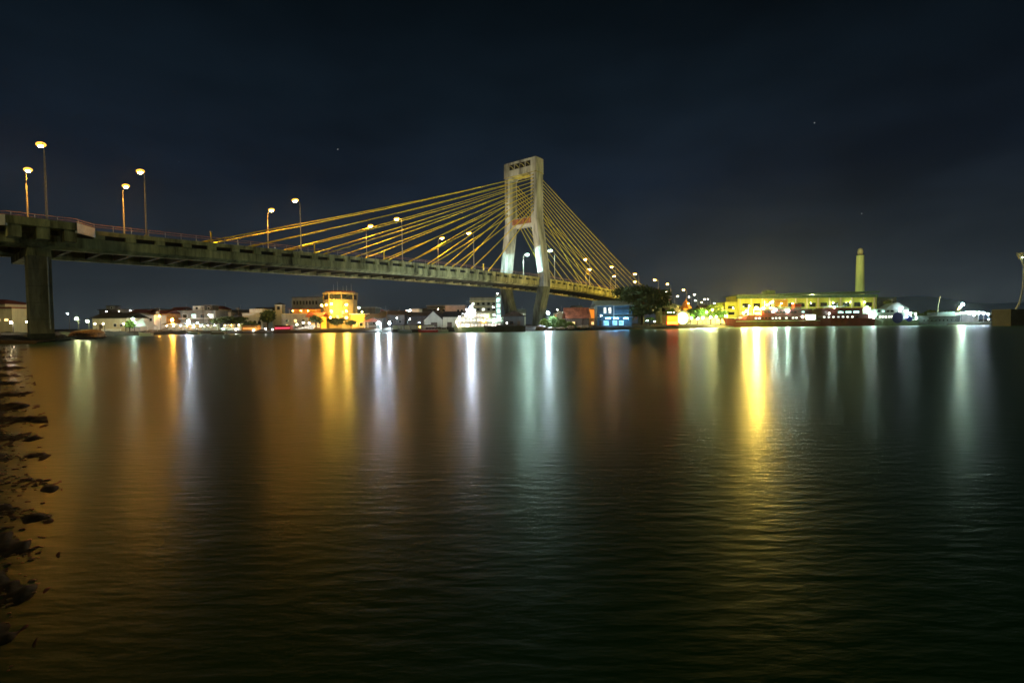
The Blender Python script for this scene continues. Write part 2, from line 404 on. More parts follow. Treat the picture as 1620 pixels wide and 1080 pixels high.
# pier under the balcony
pier = bpy.data.objects.new('pier', None); COL.objects.link(pier); pier.parent = bridge
for v0, v1 in ((-.3, 2.7),):
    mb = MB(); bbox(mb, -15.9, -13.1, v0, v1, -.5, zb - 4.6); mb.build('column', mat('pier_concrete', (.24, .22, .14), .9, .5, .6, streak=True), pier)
bbox(MB(), -15.95, -13.05, -.36, 2.76, -.4, 1.3).build('tide_band', mat('dark_tide_mark', (.05, .055, .035), .7, .4, 1.5), pier)
MB().tube([B(-13.6, -.42, zb - 4.7), B(-13.6, -.42, 2)], .09, 6).build('drain_pipe', STEEL, pier)
for k in range(1, 5): bbox(MB(), -15.92, -13.08, -.315, 2.72, k * 2.7 + .9, k * 2.7 + .94).build('pour_joint', DARKC, pier)
bbox(MB(), -15.9, -13.1, -.35, 16.5, zb - 4.598, zb - 3.36).build('pier_cap', CONC2, pier)
for s in (262, 300, 340):
    bbox(MB(), s, s + 2.4, 1.5, 4.5, -.5, zd(s) - 3.36).build('approach_column', CONC2, bridge)
    bbox(MB(), s, s + 2.4, 13, 16, -.5, zd(s) - 3.36).build('approach_column', CONC2, bridge)
# pylon: two legs spreading to the deck and drawing in below it
py = bpy.data.objects.new('pylon', None); COL.objects.link(py); py.parent = bridge
PS0, PS1, VC = 128.0, 133.2, 8.7
LEG = [(-.5, 7.9, 4.9), (8, 9.0, 5.9), (17.0, 11.15, 8.25), (20.5, 11.2, 8.35), (42.0, 8.35, 5.3), (44, 8.05, 5.15), (62.3, 8.0, 5.12)]
for sg in (-1, 1):
    secs = []
    for z, o, i in LEG:
        a, b = VC + sg * o, VC + sg * i
        if sg > 0: a, b = b, a
        c = .35
        secs.append([B(PS0 + c, a, z), B(PS0, a + c, z), B(PS0, b - c, z), B(PS0 + c, b, z), B(PS1 - c, b, z), B(PS1, b - c, z), B(PS1, a + c, z), B(PS1 - c, a, z)])
    MB().loft(secs[2:]).build('leg', CONC, py); MB().loft(secs[:3]).build('lower_leg', mat('shaded_leg_concrete', (.15, .17, .13), .9, .5, .5, streak=True), py)  # darker colour of the lower legs stands in for the shade below deck
mb = MB(); bbox(mb, PS0 - .02, PS1 + .02, VC - 8.05, VC + 8.05, 62.3, 68); mb.build('top_beam', CONC, py)
bbox(MB(), PS0 - .1, PS1 + .1, VC - 8.13, VC + 8.13, 62.1, 62.35).build('ledge', CONC2, py)
for sg in (-1, 1):
    a = VC + sg * 5.1; b = VC + sg * 4.1
    MB().loft([[B(s, a, 62.09), B(s, b, 62.09), B(s, a, 60.9)] for s in (PS0 + .5, PS1 - .5)]).build('haunch', CONC, py)
for i in range(4):
    v = VC - 5.35 + i * 2.72
    bbox(MB(), PS0 - .06, PS0 - .025, v, v + 2.35, 64.9, 67.0).build('opening', BLACK, py)
    MB().tube([B(PS0 - .1, v + .2, 65.1), B(PS0 - .1, v + 1.2, 66.2), B(PS0 - .1, v + 2.1, 66.7)], .16, 5).build('carved_ornament', CONC2, py)
bbox(MB(), 129.2, 132.0, VC - 5.3, VC + 5.3, 41.6, 45.2).build('crossbeam', CONC, py)
RED = mat('faded_red_band', (.27, .12, .08), .8, .4, .8, streak=True)
bbox(MB(), 129.05, 129.19, VC - 4.9, VC + 4.9, 42.7, 45.0).build('red_band', RED, py)
OR2 = mat('orange_lettering', (.46, .21, .07), .7, .3, 1)
for i, v in enumerate([-4.2, -3.6, -2.2, -1.0, .2, 1.4, 2.0, 3.1, 4.0]):
    bbox(MB(), 129.0, 129.045, VC + v, VC + v + .5, 43.1, 44.7).build('painted_stroke', OR2 if i % 3 == 0 else RED, py)
for i in range(11):
    z = 47 + 1.4 * i
    for sg in (-1, 1):
        bbox(MB(), PS0 - .12, PS0 - .003, VC + sg * 6.6 - .28, VC + sg * 6.6 + .28, z - .3, z + .3).build('anchor_socket', DARKM, py)
# stay cables
for i in range(11):
    sd_ = 8.7 + 8.9 * i; zt = 61 - 1.4 * i
    for sg, vd in ((-1, .35), (1, 17.05)):
        for s_deck, s_top in ((sd_, PS0 - .1), (261.2 - sd_, PS1 + .1)):
            if s_deck > 254: s_deck = 253
            a = B(s_deck, vd, zd(s_deck) + .1); b = B(s_top, VC + sg * 6.6, zt)
            mid = (a + b) / 2 - Vector((0, 0, (a - b).length * .006))
            pts = [a, (a * .56 + b * .06 + mid * .38), mid, (b * .56 + a * .06 + mid * .38), b]
            c = MB().tube([a, a.lerp(mid, .5) - Vector((0, 0, .15)), mid, mid.lerp(b, .5) - Vector((0, 0, .15)), b], .135 if s_deck < 130 else .10, 6).build('stay_cable', YEL, bridge)
            MB().tube([a, a + (b - a).normalized() * 2.4], .2, 6).build('anchor_pipe', YEL, c)
# railings
def path_near(s, z):
    pts = [(-75, -.8), (-21.4, -.8), (-18.5, -4.15), (-10.6, -4.15), (-7.7, -.8), (300, -.8)]
    for (a, va), (b, vb) in zip(pts, pts[1:]):
        if a <= s <= b: return B(s, va + (vb - va) * (s - a) / (b - a), zd(s) + z)
def railing(label, pos, s0, s1, breaks):
    rail = bpy.data.objects.new('railing', None); COL.objects.link(rail); rail.parent = bridge
    ss = sorted(set(list(np.arange(s0, s1, 5.0)) + breaks))
    for h in (1.35, .95):
        mb = MB(); mb.tube([pos(x, h) for x in ss], .055, 5); mb.build('handrail', RAILM, rail)
    x = s0
    while x < s1:
        MB().tube([pos(x, .25), pos(x, 1.4)], .05, 5).build('post', STEEL, rail); x += 2.6 if x < 40 else 4.4
railing('near', path_near, -44, 262, [-21.4, -18.5, -10.6, -7.7])
railing('far', lambda s, z: B(s, 18.15, zd(s) + z), -44, 200, [])

# ------------------------------------------------------------------ street lamps on the bridge
def bridge_lamp(s, far, key, power, label, zoff=0, h=12.7, v=None, group=None):
    sg = 1 if not far else -1
    v = v if v is not None else (-.3 if not far else 17.7)
    p = B(s, v, zd(s) + .0 + zoff)
    t = thing('street_lamp', label, 'street lamp', p, math.atan2(CA, SA), group or 'street lamps on the bridge')
    # local frame: x along the bridge, y across it (far side positive)
    pole = MB().tube([(0, 0, 0), (0, 0, h - 2.2)], [.15, .10], 8)
    pole.build('pole', STEEL, t)
    arm = MB().tube([(0, 0, h - 2.2), (0, sg * .10, h - 1.1), (0, sg * .55, h - .3), (0, sg * 1.5, h + .05), (0, sg * 1.9, h + .08)], .065, 6)
    arm.build('arm', STEEL, t, True)
    bx('base_box', CONC2, t, -.28, .28, -.28, .28, -.3, .55)
    hd = MB(); hd.loft([[(-.17, sg * 1.7, h - .02), (.17, sg * 1.7, h - .02), (.12, sg * 1.7, h + .16), (-.12, sg * 1.7, h + .16)],
                        [(-.2, sg * 2.7, h + .03), (.2, sg * 2.7, h + .03), (.12, sg * 2.7, h + .2), (-.12, sg * 2.7, h + .2)]])
    hd.build('lamp_head', DARKM, t)
    MB().ico((0, sg * 2.2, h - .02), 1, 2, (.62, 1.05, .32)).build('glow_shell', emat('glow_shell_' + key, E[key], 2.6), t, True)  # added glowing shell, gives the bulb its coloured fringe
    MB().ico((0, sg * 2.2, h - .24), 1, 2, (.34, .66, .2)).build('bulb', bulbmat(key, power, 1.0), t, True)
    return t
near = [(-44, 's'), (-14, 's'), (0, 's'), (30, 's'), (60, 's'), (90, 's'), (139.5, 'm'), (169, 's'), (196, 's'), (225, 's'), (254, 's'), (275, 's'), (306, 's'), (330, 'w'), (355, 'w')]
far = [(-44, 's'), (-13.3, 's'), (1.1, 's'), (31, 's'), (61, 's'), (91, 's'), (142, 'm'), (198, 's'), (227, 's'), (256, 's'), (310, 'w'), (334, 'w')]

for i, (s, k) in enumerate(near):
    v = -4.0 if s == -14 else None
    lab = ('mint-white street lamp on the water-side rail just past the pylon' if k == 'm' else
           'orange street lamp standing on the pier balcony rail of the bridge' if s == -14 else
           'tall %s street lamp on the water-side rail, %s from the balcony' % ('orange' if k == 's' else 'pale', ORD[max(0, i - 1)]))
    bridge_lamp(s, False, k, (300 if s < -40 else 950) if k == 's' else (2300 if k == 'm' else 200), lab, v=v, h=12.7 if s != -14 else 13)
for i, (s, k) in enumerate(far):
    lab = ('mint-white street lamp on the landward rail seen between the pylon legs' if k == 'm' else
           'tall %s street lamp on the landward rail, %s from the shore end' % ('orange' if k == 's' else 'pale', ORD[i]))
    bridge_lamp(s, True, k, (300 if s < -40 else 950) if k == 's' else (6500 if k == 'm' else 200), lab)
# floodlights on the deck that wash the pylon legs
for i, (s, v, tv, tz, pw, ang) in enumerate(((116, 1.2, -9.4, 27, 34000, 40), (118, 9.5, 9.0, 27, 24000, 38), (101, 5.0, -4, 52, 11000, 62), (101, 12.4, 5, 52, 10500, 62))):
    t = thing('floodlight', ('small floodlight on the deck by the water-side pylon leg', 'small floodlight on the deck between the pylon legs', 'upward floodlight before the pylon on the water-side lane', 'upward floodlight before the pylon on the landward lane')[i], 'floodlight', B(s, v, zd(s) + .02), math.atan2(CA, SA), 'floodlights at the pylon')
    bx('bracket', DARKM, t, -.15, .15, -.15, .15, 0, .4)
    bx('housing', DARKM, t, -.25, .1, -.3, .3, .4, .8)
    bx('lens', emat('flood_lens', (.7, 1, .85), 4), t, .103, .14, -.25, .25, .45, .75)
    ld = bpy.data.lights.new('flood_beam', 'SPOT'); ld.energy = pw; ld.color = (.66, 1, .82) if i < 2 else (1, .90, .66); ld.spot_size = R(ang); ld.spot_blend = .25; ld.shadow_soft_size = .15
    lo = bpy.data.objects.new('flood_beam', ld); COL.objects.link(lo); lo.parent = t
    tgt = B(128, VC + tv, tz)
    src = B(s, v, zd(s) + .65)
    dvec = (tgt - src)
    lo.location = (.3, 0, .62)
    q = dvec.to_track_quat('-Z', 'Y').to_matrix().to_4x4()
    lo.rotation_euler = (Matrix.Rotation(-math.atan2(CA, SA), 4, 'Z') @ q).to_euler()
for s in (14, 42, 68, 94, 166, 196, 226):  # unseen lamps added to brighten the stay cables
    for v in (2.6, 14.9):
        t = thing('added_uplight', 'added unseen uplight brightening the %s stay cables, %s from the shore end' % ('water-side' if v < 5 else 'landward', ORD[(14, 42, 68, 94, 166, 196, 226).index(s)]), 'floodlight', B(s, v, zd(s) + .02), math.atan2(CA, SA), 'added cable uplights on the deck')
        bx('base_plate', DARKM, t, -.2, .2, -.2, .2, 0, .06); MB().lathe([(.16, .061), (.2, .3), (.17, .31)], 10).build('housing', DARKM, t); MB().lathe([(.15, .312), (.14, .33)], 10).build('lens', emat('uplight_lens', (1, .8, .3), 3), t)
        ld = bpy.data.lights.new('uplight_beam', 'SPOT'); ld.energy = 11000 if s < 130 else 1000; ld.color = (1, .74, .22); ld.spot_size = R(150); ld.spot_blend = .6; ld.shadow_soft_size = .15
        lo = bpy.data.objects.new('uplight_beam', ld); COL.objects.link(lo); lo.parent = t; lo.location = (0, 0, .36)
        lo.rotation_euler = Vector((0.45 if s < 130 else -.45, -.35 if v < 5 else .35, 1)).to_track_quat('-Z', 'Y').to_euler()
# short posts on the rail line
for i, (px, lab) in enumerate(((338, 'short pale post beside the outermost stay cable'), (500, 'short pale post on the deck edge near the third cable'), (609, 'short pale post on the deck edge near mid span'), (765, 'short pale post on the deck edge close to the pylon'))):
    nn = (px - 237) / (367.5 - .262 * px); s = nn * 30
    t = thing('marker_post', lab, 'post', B(s, -.3, zd(s) + .28), math.atan2(CA, SA), 'short posts along the deck edge')
    MB().tube([(0, 0, 0), (0, 0, 2.2)], .13, 8).build('shaft', YEL, t)
    bx('cap', CONC, t, -.2, .2, -.2, .2, 2.2, 2.35)

# ------------------------------------------------------------------ generic town pieces
def bld(name, label, cat, px0, px1, ytop, d, dep, walls, zb=1.2, rz=0, group=None):
    """an Empty at the front foot of a building; returns it with width and height in metres"""
    pm = (px0 + px1) / 2
    W = (px1 - px0) * d / FPX; top = at(pm, ytop, d).z; p = atz(pm, d, zb)
    t = thing(name, label, cat, (p.x, p.y, zb), rz, group)
    H = top - zb
    if walls: bx('wall', walls, t, -W / 2, W / 2, 0, dep, -1.2, H)
    return t, W, H
def window(t, x, z, w_, h_, m=GLASS, y=0, frame=WHITEP):
    f = bx('window', frame, t, x - w_ / 2 - .12, x + w_ / 2 + .12, y - .08, y - .002, z - .12, z + h_ + .12)
    bx('pane', m, f, x - w_ / 2, x + w_ / 2, y - .11, y - .082, z, z + h_)
def door(t, x, w_, h_, m=WOOD, y=0):
    bx('door', m, t, x - w_ / 2, x + w_ / 2, y - .09, y - .002, 0, h_)
def flat_roof(t, W, H, dep, m=DGREY, ov=.4, th=.3):
    bx('roof', m, t, -W / 2 - ov, W / 2 + ov, -ov, dep + ov, H + .003, H + th)
def bulb(t, x, y, z, k, st, r=.28):
    r *= .66
    return MB().ico((x, y, z), r, 1).build('bulb', bulbmat(k, st), t, True)
def lamp_post(px, py, d, k, st, label, r=.35, cat='lamp', group='lamps along the waterfront', zb=1.2, arm=.5):
    p = at(px, py, d); t = thing('lamp_post', label, cat, (p.x, p.y, zb), 0, group)
    h = p.z - zb
    MB().tube([(0, arm, 0), (0, arm, h + .1)], [.09, .06], 6).build('pole', DARKM, t)
    MB().tube([(0, arm, h + .1), (0, 0, h + .25 + r)], .045, 5).build('arm', DARKM, t)
    MB().lathe([(.05, h + r + .28), (r * 1.1, h + r * .8 + .1), (r * 1.05, h + r * .7 + .1), (.04, h + r + .2)], 10).build('shade', DARKM, t)
    bulb(t, 0, 0, h, k, st, r)
    return t

def tree(label, px, ytop, d, halfw_px, m=LEAFD, zb=1.2, n=2600, leaf=.55, name='tree', lobes=9, group='trees on the far bank', low=.25):
    p = atz(px, d, zb); H = at(px, ytop, d).z - zb; Rr = halfw_px * d / FPX
    t = thing(name, label, 'tree', (p.x, p.y, zb), random.random() * 6, group)
    mb = MB(); mb.tube([(0, 0, -.5), (.1 * Rr * .3, 0, H * .25), (-.05 * Rr, .05 * Rr, H * .5), (0, 0, H * .8)], [H * .035 + .08, H * .028 + .05, H * .02 + .03, .04], 7)
    cs = []
    for i in range(lobes):
        a = i * 2.4 + random.random() * .8; rr = Rr * (.30 + .38 * random.random()) if i else 0
        c = (rr * math.cos(a), rr * math.sin(a), H * (low + .22 + (.86 - low - .32) * random.random()) if i else H * .74)
        r = Rr * (.30 + .16 * random.random()); cs.append((c, r))
        mb.tube([(0, 0, H * .25), (c[0] * .5, c[1] * .5, (H * .3 + c[2]) / 2), c], [H * .016 + .03, H * .01 + .02, .02], 5)
    mb.build('trunk', BARK, t)
    V = []; Fa = []
    for k in range(n):
        c, r = cs[int(rng.integers(len(cs)))]
        u = rng.normal(size=3); u /= np.linalg.norm(u); q = r * (rng.random() ** .45) * (1 + .18 * rng.normal())
        o = np.array(c) + u * q * np.array((1.1, 1.1, H * (.55 / (2 * Rr)) if H < 2 * Rr else .95))
        if o[2] > H * 1.0: o[2] = H * (1 - .1 * rng.random())
        if o[2] < H * low * .7: continue
        a1 = rng.normal(size=3); a1 /= np.linalg.norm(a1); a2 = np.cross(a1, rng.normal(size=3)); a2 /= np.linalg.norm(a2)
        L = leaf * (.6 + .8 * rng.random()); b = len(V)
        V += [tuple(o - a1 * L), tuple(o + a2 * L * .45), tuple(o + a1 * L), tuple(o - a2 * L * .45)]; Fa.append((b, b + 1, b + 2, b + 3))
    cm = MB(); cm.v = V; cm.f = Fa
    cm.build('crown', m, t)
    return t
def rock(label, px, py, d, wpx, hpx, name='boulder', group='boulders at the bank', m=ROCK, sink=.3):
    p = at(px, py, d); wv = wpx * d / FPX / 2; hv = hpx * d / FPX
    mb = MB(); mb.ico((0, 0, 0), 1, 2); seed = rng.normal(size=(6, 3)); vs = []
    for v in mb.v:
        v = np.array(v); k = 1 + .22 * sum(math.sin(2.3 * float(v @ s_) + 1.7 * i) for i, s_ in enumerate(seed)) / 2.2
        vs.append((v[0] * k * wv, v[1] * k * wv * .8, v[2] * k * hv * .62))
    mb.v = vs; o = mb.build(name, m, None, False); o.location = (p.x, p.y, max(p.z, .05)); o.rotation_euler = (0, 0, random.random() * .4)
    return tag(o, label, 'rock', group)

# ------------------------------------------------------------------ shore beside the pier (far end of the near bank)
t, W, H = bld('house', 'low cream house behind the bridge pier with two small lit windows', 'house', -40, 20, 488, 128, 9, CREAM, zb=1.6)
bx('roof', REDROOF, t, -W / 2 - .5, W / 2 + .5, -.5, 9.5, H + .003, H + .35)
for x in (-2.2, 1.4, 3.6): window(t, x, H * .45, 1.0, .6, WY)
t, W, H = bld('house', 'taller ochre house at the edge of the bank beyond the pier', 'house', -60, 10, 481, 140, 10, BEIGE, zb=1.6)
MB().hip(-W / 2, W / 2, 0, 10, H, H + 1.6).build('roof', REDROOF, t)
t, W, H = bld('shed', 'small grey shed glimpsed between the pier columns', 'shed', 30, 47, 500, 132, 5, GREYP, zb=1.6)
MB().gable(-W / 2, W / 2, 0, 5, H, H + .9).build('roof', STEEL, t)
for i, (px, py, wpx, hpx, lab) in enumerate(((137, 530, 44, 13, 'largest orange-lit boulder at the tip of the bank'), (88, 530, 22, 8, 'rounded orange-lit boulder in the middle of the bank tip'),
        (52, 531, 22, 6, 'flat tan boulder at the foot of the pier bank'), (68, 532, 16, 5, 'small tan boulder between the flat and the rounded one'), (110, 534, 18, 5, 'low dark boulder touching the largest orange one'), (160, 534, 14, 6, 'small dark boulder beyond the bank tip'))):
    rock(lab, px, py, (103, 92, 84, 88, 96, 112)[i], wpx, hpx)
lamp_post(17, 510, 112, 'w', 900, 'single warm lamp on a post beyond the pier columns', .3, zb=1.4)
lamp_post(42, 509, 118, 'w', 120, 'faint lamp on a post just beside the pier column', .22, zb=1.4)
lamp_post(121, 504, 118, 'l', 800, 'brighter and taller of two greenish floodlights at the bank tip', .36, zb=1.2)
lamp_post(138, 508, 122, 'l', 700, 'lower of two greenish floodlights at the bank tip', .36, zb=1.2)
lamp_post(107, 496, 150, 'c', 80, 'faint distant lamp over the dark bank by the pier', .25)

# ------------------------------------------------------------------ far bank, from the pier towards the orange tower house
t, W, H = bld('warehouse', 'long cream waterfront house with a dark roof and two small windows', 'house', 147, 201, 503, 140, 8, CREAM)
MB().gable(-W / 2, W / 2, 0, 8, H, H + 1.6, .5).build('roof', DROOF, t)
for x in (1.6, 3.4): window(t, x, H * .35, .8, .9)
door(t, -2.5, 1.0, 2.1)
t = thing('garden_wall', 'low white wall in front of the long cream house', 'wall', atz(176, 136, 1.1), 0)
bx('panel', WHITEP, t, -2.8, 2.6, 0, .25, -1, .9); bx('coping', CREAM, t, -2.9, 2.7, -.05, .3, .903, 1.0)
for i, px in enumerate((150, 163, 196)):
    lamp_post(px, 512, 135, 'w', 420, 'small warm lamp %s against the long cream house' % ('at the near corner', 'by the window', 'at the end')[i], .18)
tree('small bright green tree beside the long cream house', 205, 505, 136, 8, LEAFY, n=900, leaf=.35, lobes=6)
lamp_post(210, 504, 134, 'm', 1100, 'white lamp over the small bright green tree', .28)
t = thing('tent', 'white pyramid tent glowing at the waterfront', 'tent', atz(226, 142, 1.2), .1)
MB().add([(-2.6, -2.6, 1.4), (2.6, -2.6, 1.4), (2.6, 2.6, 1.4), (-2.6, 2.6, 1.4), (0, 0, 3.9)], [(0, 1, 4), (1, 2, 4), (2, 3, 4), (3, 0, 4)]).build('canvas', CANV, t)
for a in (-2.5, 2.5):
    for b in (-2.5, 2.5): MB().tube([(a, b, 0), (a, b, 1.4)], .06, 5).build('leg', STEEL, t)
bulb(t, 0, -3.4, 2.6, 'm', 260, .22)
# dark long hall and orange-lit houses behind
t, W, H = bld('hall', 'long dark hall with a thin lit strip under its roof', 'building', 158, 256, 490, 205, 12, DGREY)
flat_roof(t, W, H, 12, DROOF)
for i in range(7): window(t, -W / 2 + 2.5 + i * 3.6, H * .62, 1.6, .7, WY if i in (1, 5) else GLASS, frame=GREYP)
t, W, H = bld('roof_hut', 'small pale stair hut standing on the long dark hall', 'hut', 168, 182, 484, 207, 3, GREYP, zb=at(170, 490, 207).z)
bx('roof', DGREY, t, -W / 2 - .2, W / 2 + .2, -.2, 3.2, H + .003, H + .2); window(t, .5, H * .3, .8, .7, GLASS)
t, W, H = bld('house', 'small house with an orange-lit upper wall behind the stalls', 'house', 240, 264, 496, 178, 8, ORW)
MB().gable(-W / 2, W / 2, 0, 8, H, H + 1.4, .5).build('roof', REDROOF, t)
for x in (-1.5, .2, 1.8): window(t, x, H * .5, .8, .8, WO)
lamp_post(272, 506, 158, 's', 3000, 'orange lamp beside the white-lit apartment house', .42)
lamp_post(252, 500, 172, 's', 500, 'small orange lamp in front of the orange-lit house', .3)
t, W, H = bld('apartment_house', 'white-lit apartment house with balconies behind the waterfront stalls', 'building', 286, 342, 492, 182, 10, GREYP)
flat_roof(t, W, H, 10, GREYP, .3, .25)
for k, z in enumerate((.5, H * .55)):
    for i in range(4): window(t, -W / 2 + 1.8 + i * 3.3, z + .7, 1.5, 1.3, (WW, GLASS, WC, GLASS)[(i + k) % 4])
    b = bx('balcony', WHITEP, t, -W / 2, W / 2, -1.1, -.002, z + .25, z + .4)
    bx('balustrade', WHITEP, b, -W / 2, W / 2, -1.1, -1.0, z + .403, z + .62)
t, W, H = bld('roof_block', 'pale box-shaped storey on the roof of the white-lit apartment house', 'hut', 305, 318, 484, 184, 4, WHITEP, zb=at(311, 492, 184).z + .25)
bx('roof', GREYP, t, -W / 2 - .2, W / 2 + .2, -.2, 4.2, H + .003, H + .15); window(t, 0, .5, .8, .7)
t, W, H = bld('roof_block', 'dark box-shaped storey on the roof of the white-lit apartment house', 'hut', 320, 336, 483, 186, 4, DGREY, zb=at(328, 492, 186).z + .25)
bx('roof', GREYP, t, -W / 2 - .2, W / 2 + .2, -.2, 4.2, H + .003, H + .15); window(t, .6, .5, .8, .7)
lamp_post(298, 508, 160, 'c', 4000, 'blue-white lamp in front of the white-lit apartment house', .42)
lamp_post(312, 511, 172, 'm', 500, 'small white lamp under the apartment house balconies', .25)
t, W, H = bld('house', 'plain pale house next to the white-lit apartment house', 'house', 342, 366, 494, 190, 8, BEIGE)
flat_roof(t, W, H, 8, DGREY); window(t, -1.2, H * .5, .9, 1); window(t, 1.2, H * .5, .9, 1)
# stalls along the waterfront
def stall():
    t = thing('market_stall', '', 'market stall', (0, 0, 0), 0, 'market stalls on the waterfront')
    MB().add([(-1.15, -1.1, 2.0), (1.15, -1.1, 2.0), (1.15, 1.0, 2.35), (-1.15, 1.0, 2.35), (-1.15, -1.1, 2.08), (1.15, -1.1, 2.08), (1.15, 1.0, 2.43), (-1.15, 1.0, 2.43)],
             [(0, 3, 2, 1), (4, 5, 6, 7), (0, 1, 5, 4), (1, 2, 6, 5), (2, 3, 7, 6), (3, 0, 4, 7)]).build('canopy', DARKM, t)
    bx('counter', WHITEP, t, -1.0, 1.0, -.8, -.3, 0, .85)
    bx('back_panel', CREAM, t, -1.05, 1.05, .85, .95, 0, 2.2)
    for a in (-1.05, 1.05):
        for b in (-1.0, .98): MB().tube([(a, b, 0), (a, b, 2.0)], .04, 5).build('post', STEEL, t)
    return t
st0 = stall(); BN = ['white', 'amber', 'cool', 'greenish']
first = st0
for i, px in enumerate((264, 275, 286, 296, 307, 318, 329, 340, 356, 366, 378)):
    d = bank_d(px) + 4.5
    o = first if i == 0 else copy_tree(first)
    p = atz(px, d, 1.15); o.location = p; o.rotation_euler = (0, 0, random.uniform(-.12, .12))
    o['label'] = '%s of the open waterfront stalls counted from the white tent' % ORD[i]
for i, px in enumerate((264, 275, 286, 296, 307, 318, 329, 340, 356, 366, 378)):
    d = bank_d(px) + 3.9; p = atz(px, d, 1.15)
    k = 'wwchsmhmwsl'[i]
    t = thing('stall_lamp', 'hanging bulb under the %s waterfront stall from the white tent' % ORD[i], 'lamp', p, 0, 'hanging bulbs of the stalls')
    MB().tube([(0, 0, 1.75), (0, 0, 2.15)], .02, 4).build('cord', DARKM, t); bulb(t, 0, 0, 1.65, k, 160, .16)
tree('broad dark tree behind the last stalls', 362, 497, 172, 26, LEAFD, n=2200, leaf=.6)
t, W, H = bld('arcade_house', 'pale house with four tall arched openings under a parapet', 'building', 384, 416, 495, 188, 8, WHITEP)
for i in range(4):
    x = -W / 2 + 1.3 + i * (W - 2.6) / 3
    mb = MB(); mb.loft([[(x - .6, y, .8), (x + .6, y, .8), (x + .6, y, 2.9), (x + .35, y, 3.4), (x - .35, y, 3.4), (x - .6, y, 2.9)] for y in (-.05, -.003)]); mb.build('arch', BLACK, t)
bx('parapet', WHITEP, t, -W * .15, W / 2, .1, 7.9, H + .003, H + 1.6)
bx('cornice', CREAM, t, -W / 2 - .2, W / 2 + .2, -.25, 8.2, H - .25, H - .002)
t, W, H = bld('house', 'dark gabled house beside the arched pale house', 'house', 362, 388, 499, 192, 8, DGREY)
MB().gable(-W / 2, W / 2, 0, 8, H, H + 2.4, .5).build('roof', DROOF, t); window(t, .5, H * .4, .9, .9)
tree('dense dark tree between the arched house and the small belfry', 424, 488, 180, 13, LEAFD, n=1500, leaf=.55)
tree('low dark tree in front of the arched pale house', 398, 507, 165, 14, LEAFD, n=1000, leaf=.45)
# orange tower house group
t, W, H = bld('belfry', 'small pale belfry with an open arch and tiled cap', 'tower', 436, 447, 482, 190, 2.6, CREAM)
bx('opening', BLACK, t, -.55, .55, -.04, -.003, H - 2.0, H - .6); MB().hip(-W / 2, W / 2, 0, 2.6, H, H + .9, .3).build('roof', DROOF, t)
bx('cornice', WHITEP, t, -W / 2 - .15, W / 2 + .15, -.15, 2.75, H - .3, H - .003)
t, W, H = bld('terrace_house', 'grey house with an orange-lit roof terrace beside the orange tower house', 'house', 446, 502, 497, 178, 10, GREYP)
for i in range(4):
    for z in (.8, 2.6): window(t, -W / 2 + 2 + i * 3, z, .9, .9, GLASS if (i + int(z)) % 3 else WY, frame=GREYP)
bx('terrace_slab', BEIGE, t, -W / 2 - .3, W / 2, -.4, 10, H + .003, H + .25)
bx('terrace_wall', ORW, t, -W / 2 + 1.5, W / 2 - 1, 6, 6.2, H + .253, H + 2.0)
bx('awning', REDROOF, t, -W / 2 + 1, W / 2 - .5, 3, 7, H + 2.1, H + 2.25)
for i in range(3): MB().tube([(-W / 2 + 1.4 + i * 5, 3.2, H + .253), (-W / 2 + 1.4 + i * 5, 3.2, H + 2.099)], .06, 5).build('post', WHITEP, t)
for i, px in enumerate((463, 476, 487)):
    p = at(px, 492, 181); tt = thing('wall_lamp', 'amber lamp on the roof terrace, %s from the belfry' % ORD[i], 'lamp', p, 0, 'terrace lamps')
    MB().tube([(0, 0, -.9), (0, 0, 0)], .04, 5).build('stem', DARKM, tt); bulb(tt, 0, 0, .1, 's', 300, .2)
t, W, H = bld('office_block', 'dark concrete block behind the grey terrace house', 'building', 463, 506, 471, 215, 10, GREYP)
flat_roof(t, W, H, 10, DGREY)
for i in range(8): window(t, -W / 2 + 1 + i * 1.4, H - 3, .7, 1.6, GLASS, frame=GREYP)
# the tower house itself, octagonal with a window band
d0 = 172; OCHRE = mat('ochre_plaster', (.18, .14, .07), .8, .25, .5, streak=True); p = atz(531, d0, 1.2); t = thing('tower_house', 'octagonal ochre tower house lit orange by wall lamps with masts on its roof', 'building', p, 0)
zt = at(531, 463, d0).z - 1.2; r = 5.8
octa = lambda rr, z: [(rr * math.cos(R(22.5 + 45 * k)), 5.6 + rr * math.sin(R(22.5 + 45 * k)), z) for k in range(8)]
MB().loft([octa(r, -1.5), octa(r, zt - 2.3)]).build('wall', OCHRE, t)
MB().loft([octa(r - .12, zt - 2.298), octa(r - .12, zt - .5)]).build('window_band', GLASS, t)
for k in range(8):
    a = R(22.5 + 45 * k); MB().tube([(r * math.cos(a), 5.6 + r * math.sin(a), zt - 2.3), (r * math.cos(a), 5.6 + r * math.sin(a), zt - .5)], .22, 6).build('column', OCHRE, t)
    a2 = R(45 * k)
for k in range(5):
    a = R(225 + 22.5 * k); rr = r * .94
    if k in (1, 3): MB().tube([(rr * math.cos(a), 5.6 + rr * math.sin(a), zt - 2.3), (rr * math.cos(a), 5.6 + rr * math.sin(a), zt - .5)], .1, 5).build('mullion', OCHRE, t)
MB().loft([octa(r + .25, zt - .498), octa(r + .45, zt + .25), octa(r + .1, zt + .3)]).build('cornice', OCHRE, t)
MB().loft([octa(r - .6, zt + .302), octa(r - .6, zt + .8)]).build('parapet', REDROOF, t)
for i, (x, h) in enumerate(((-2.5, 2.6), (-1.0, 3.6), (1.0, 2.0), (2.3, 2.2), (4.0, 2.8))):
    MB().tube([(x, 5.6, zt + .8), (x, 5.6, zt + .8 + h)], [.09, .04], 5).build('mast', STEEL, t)
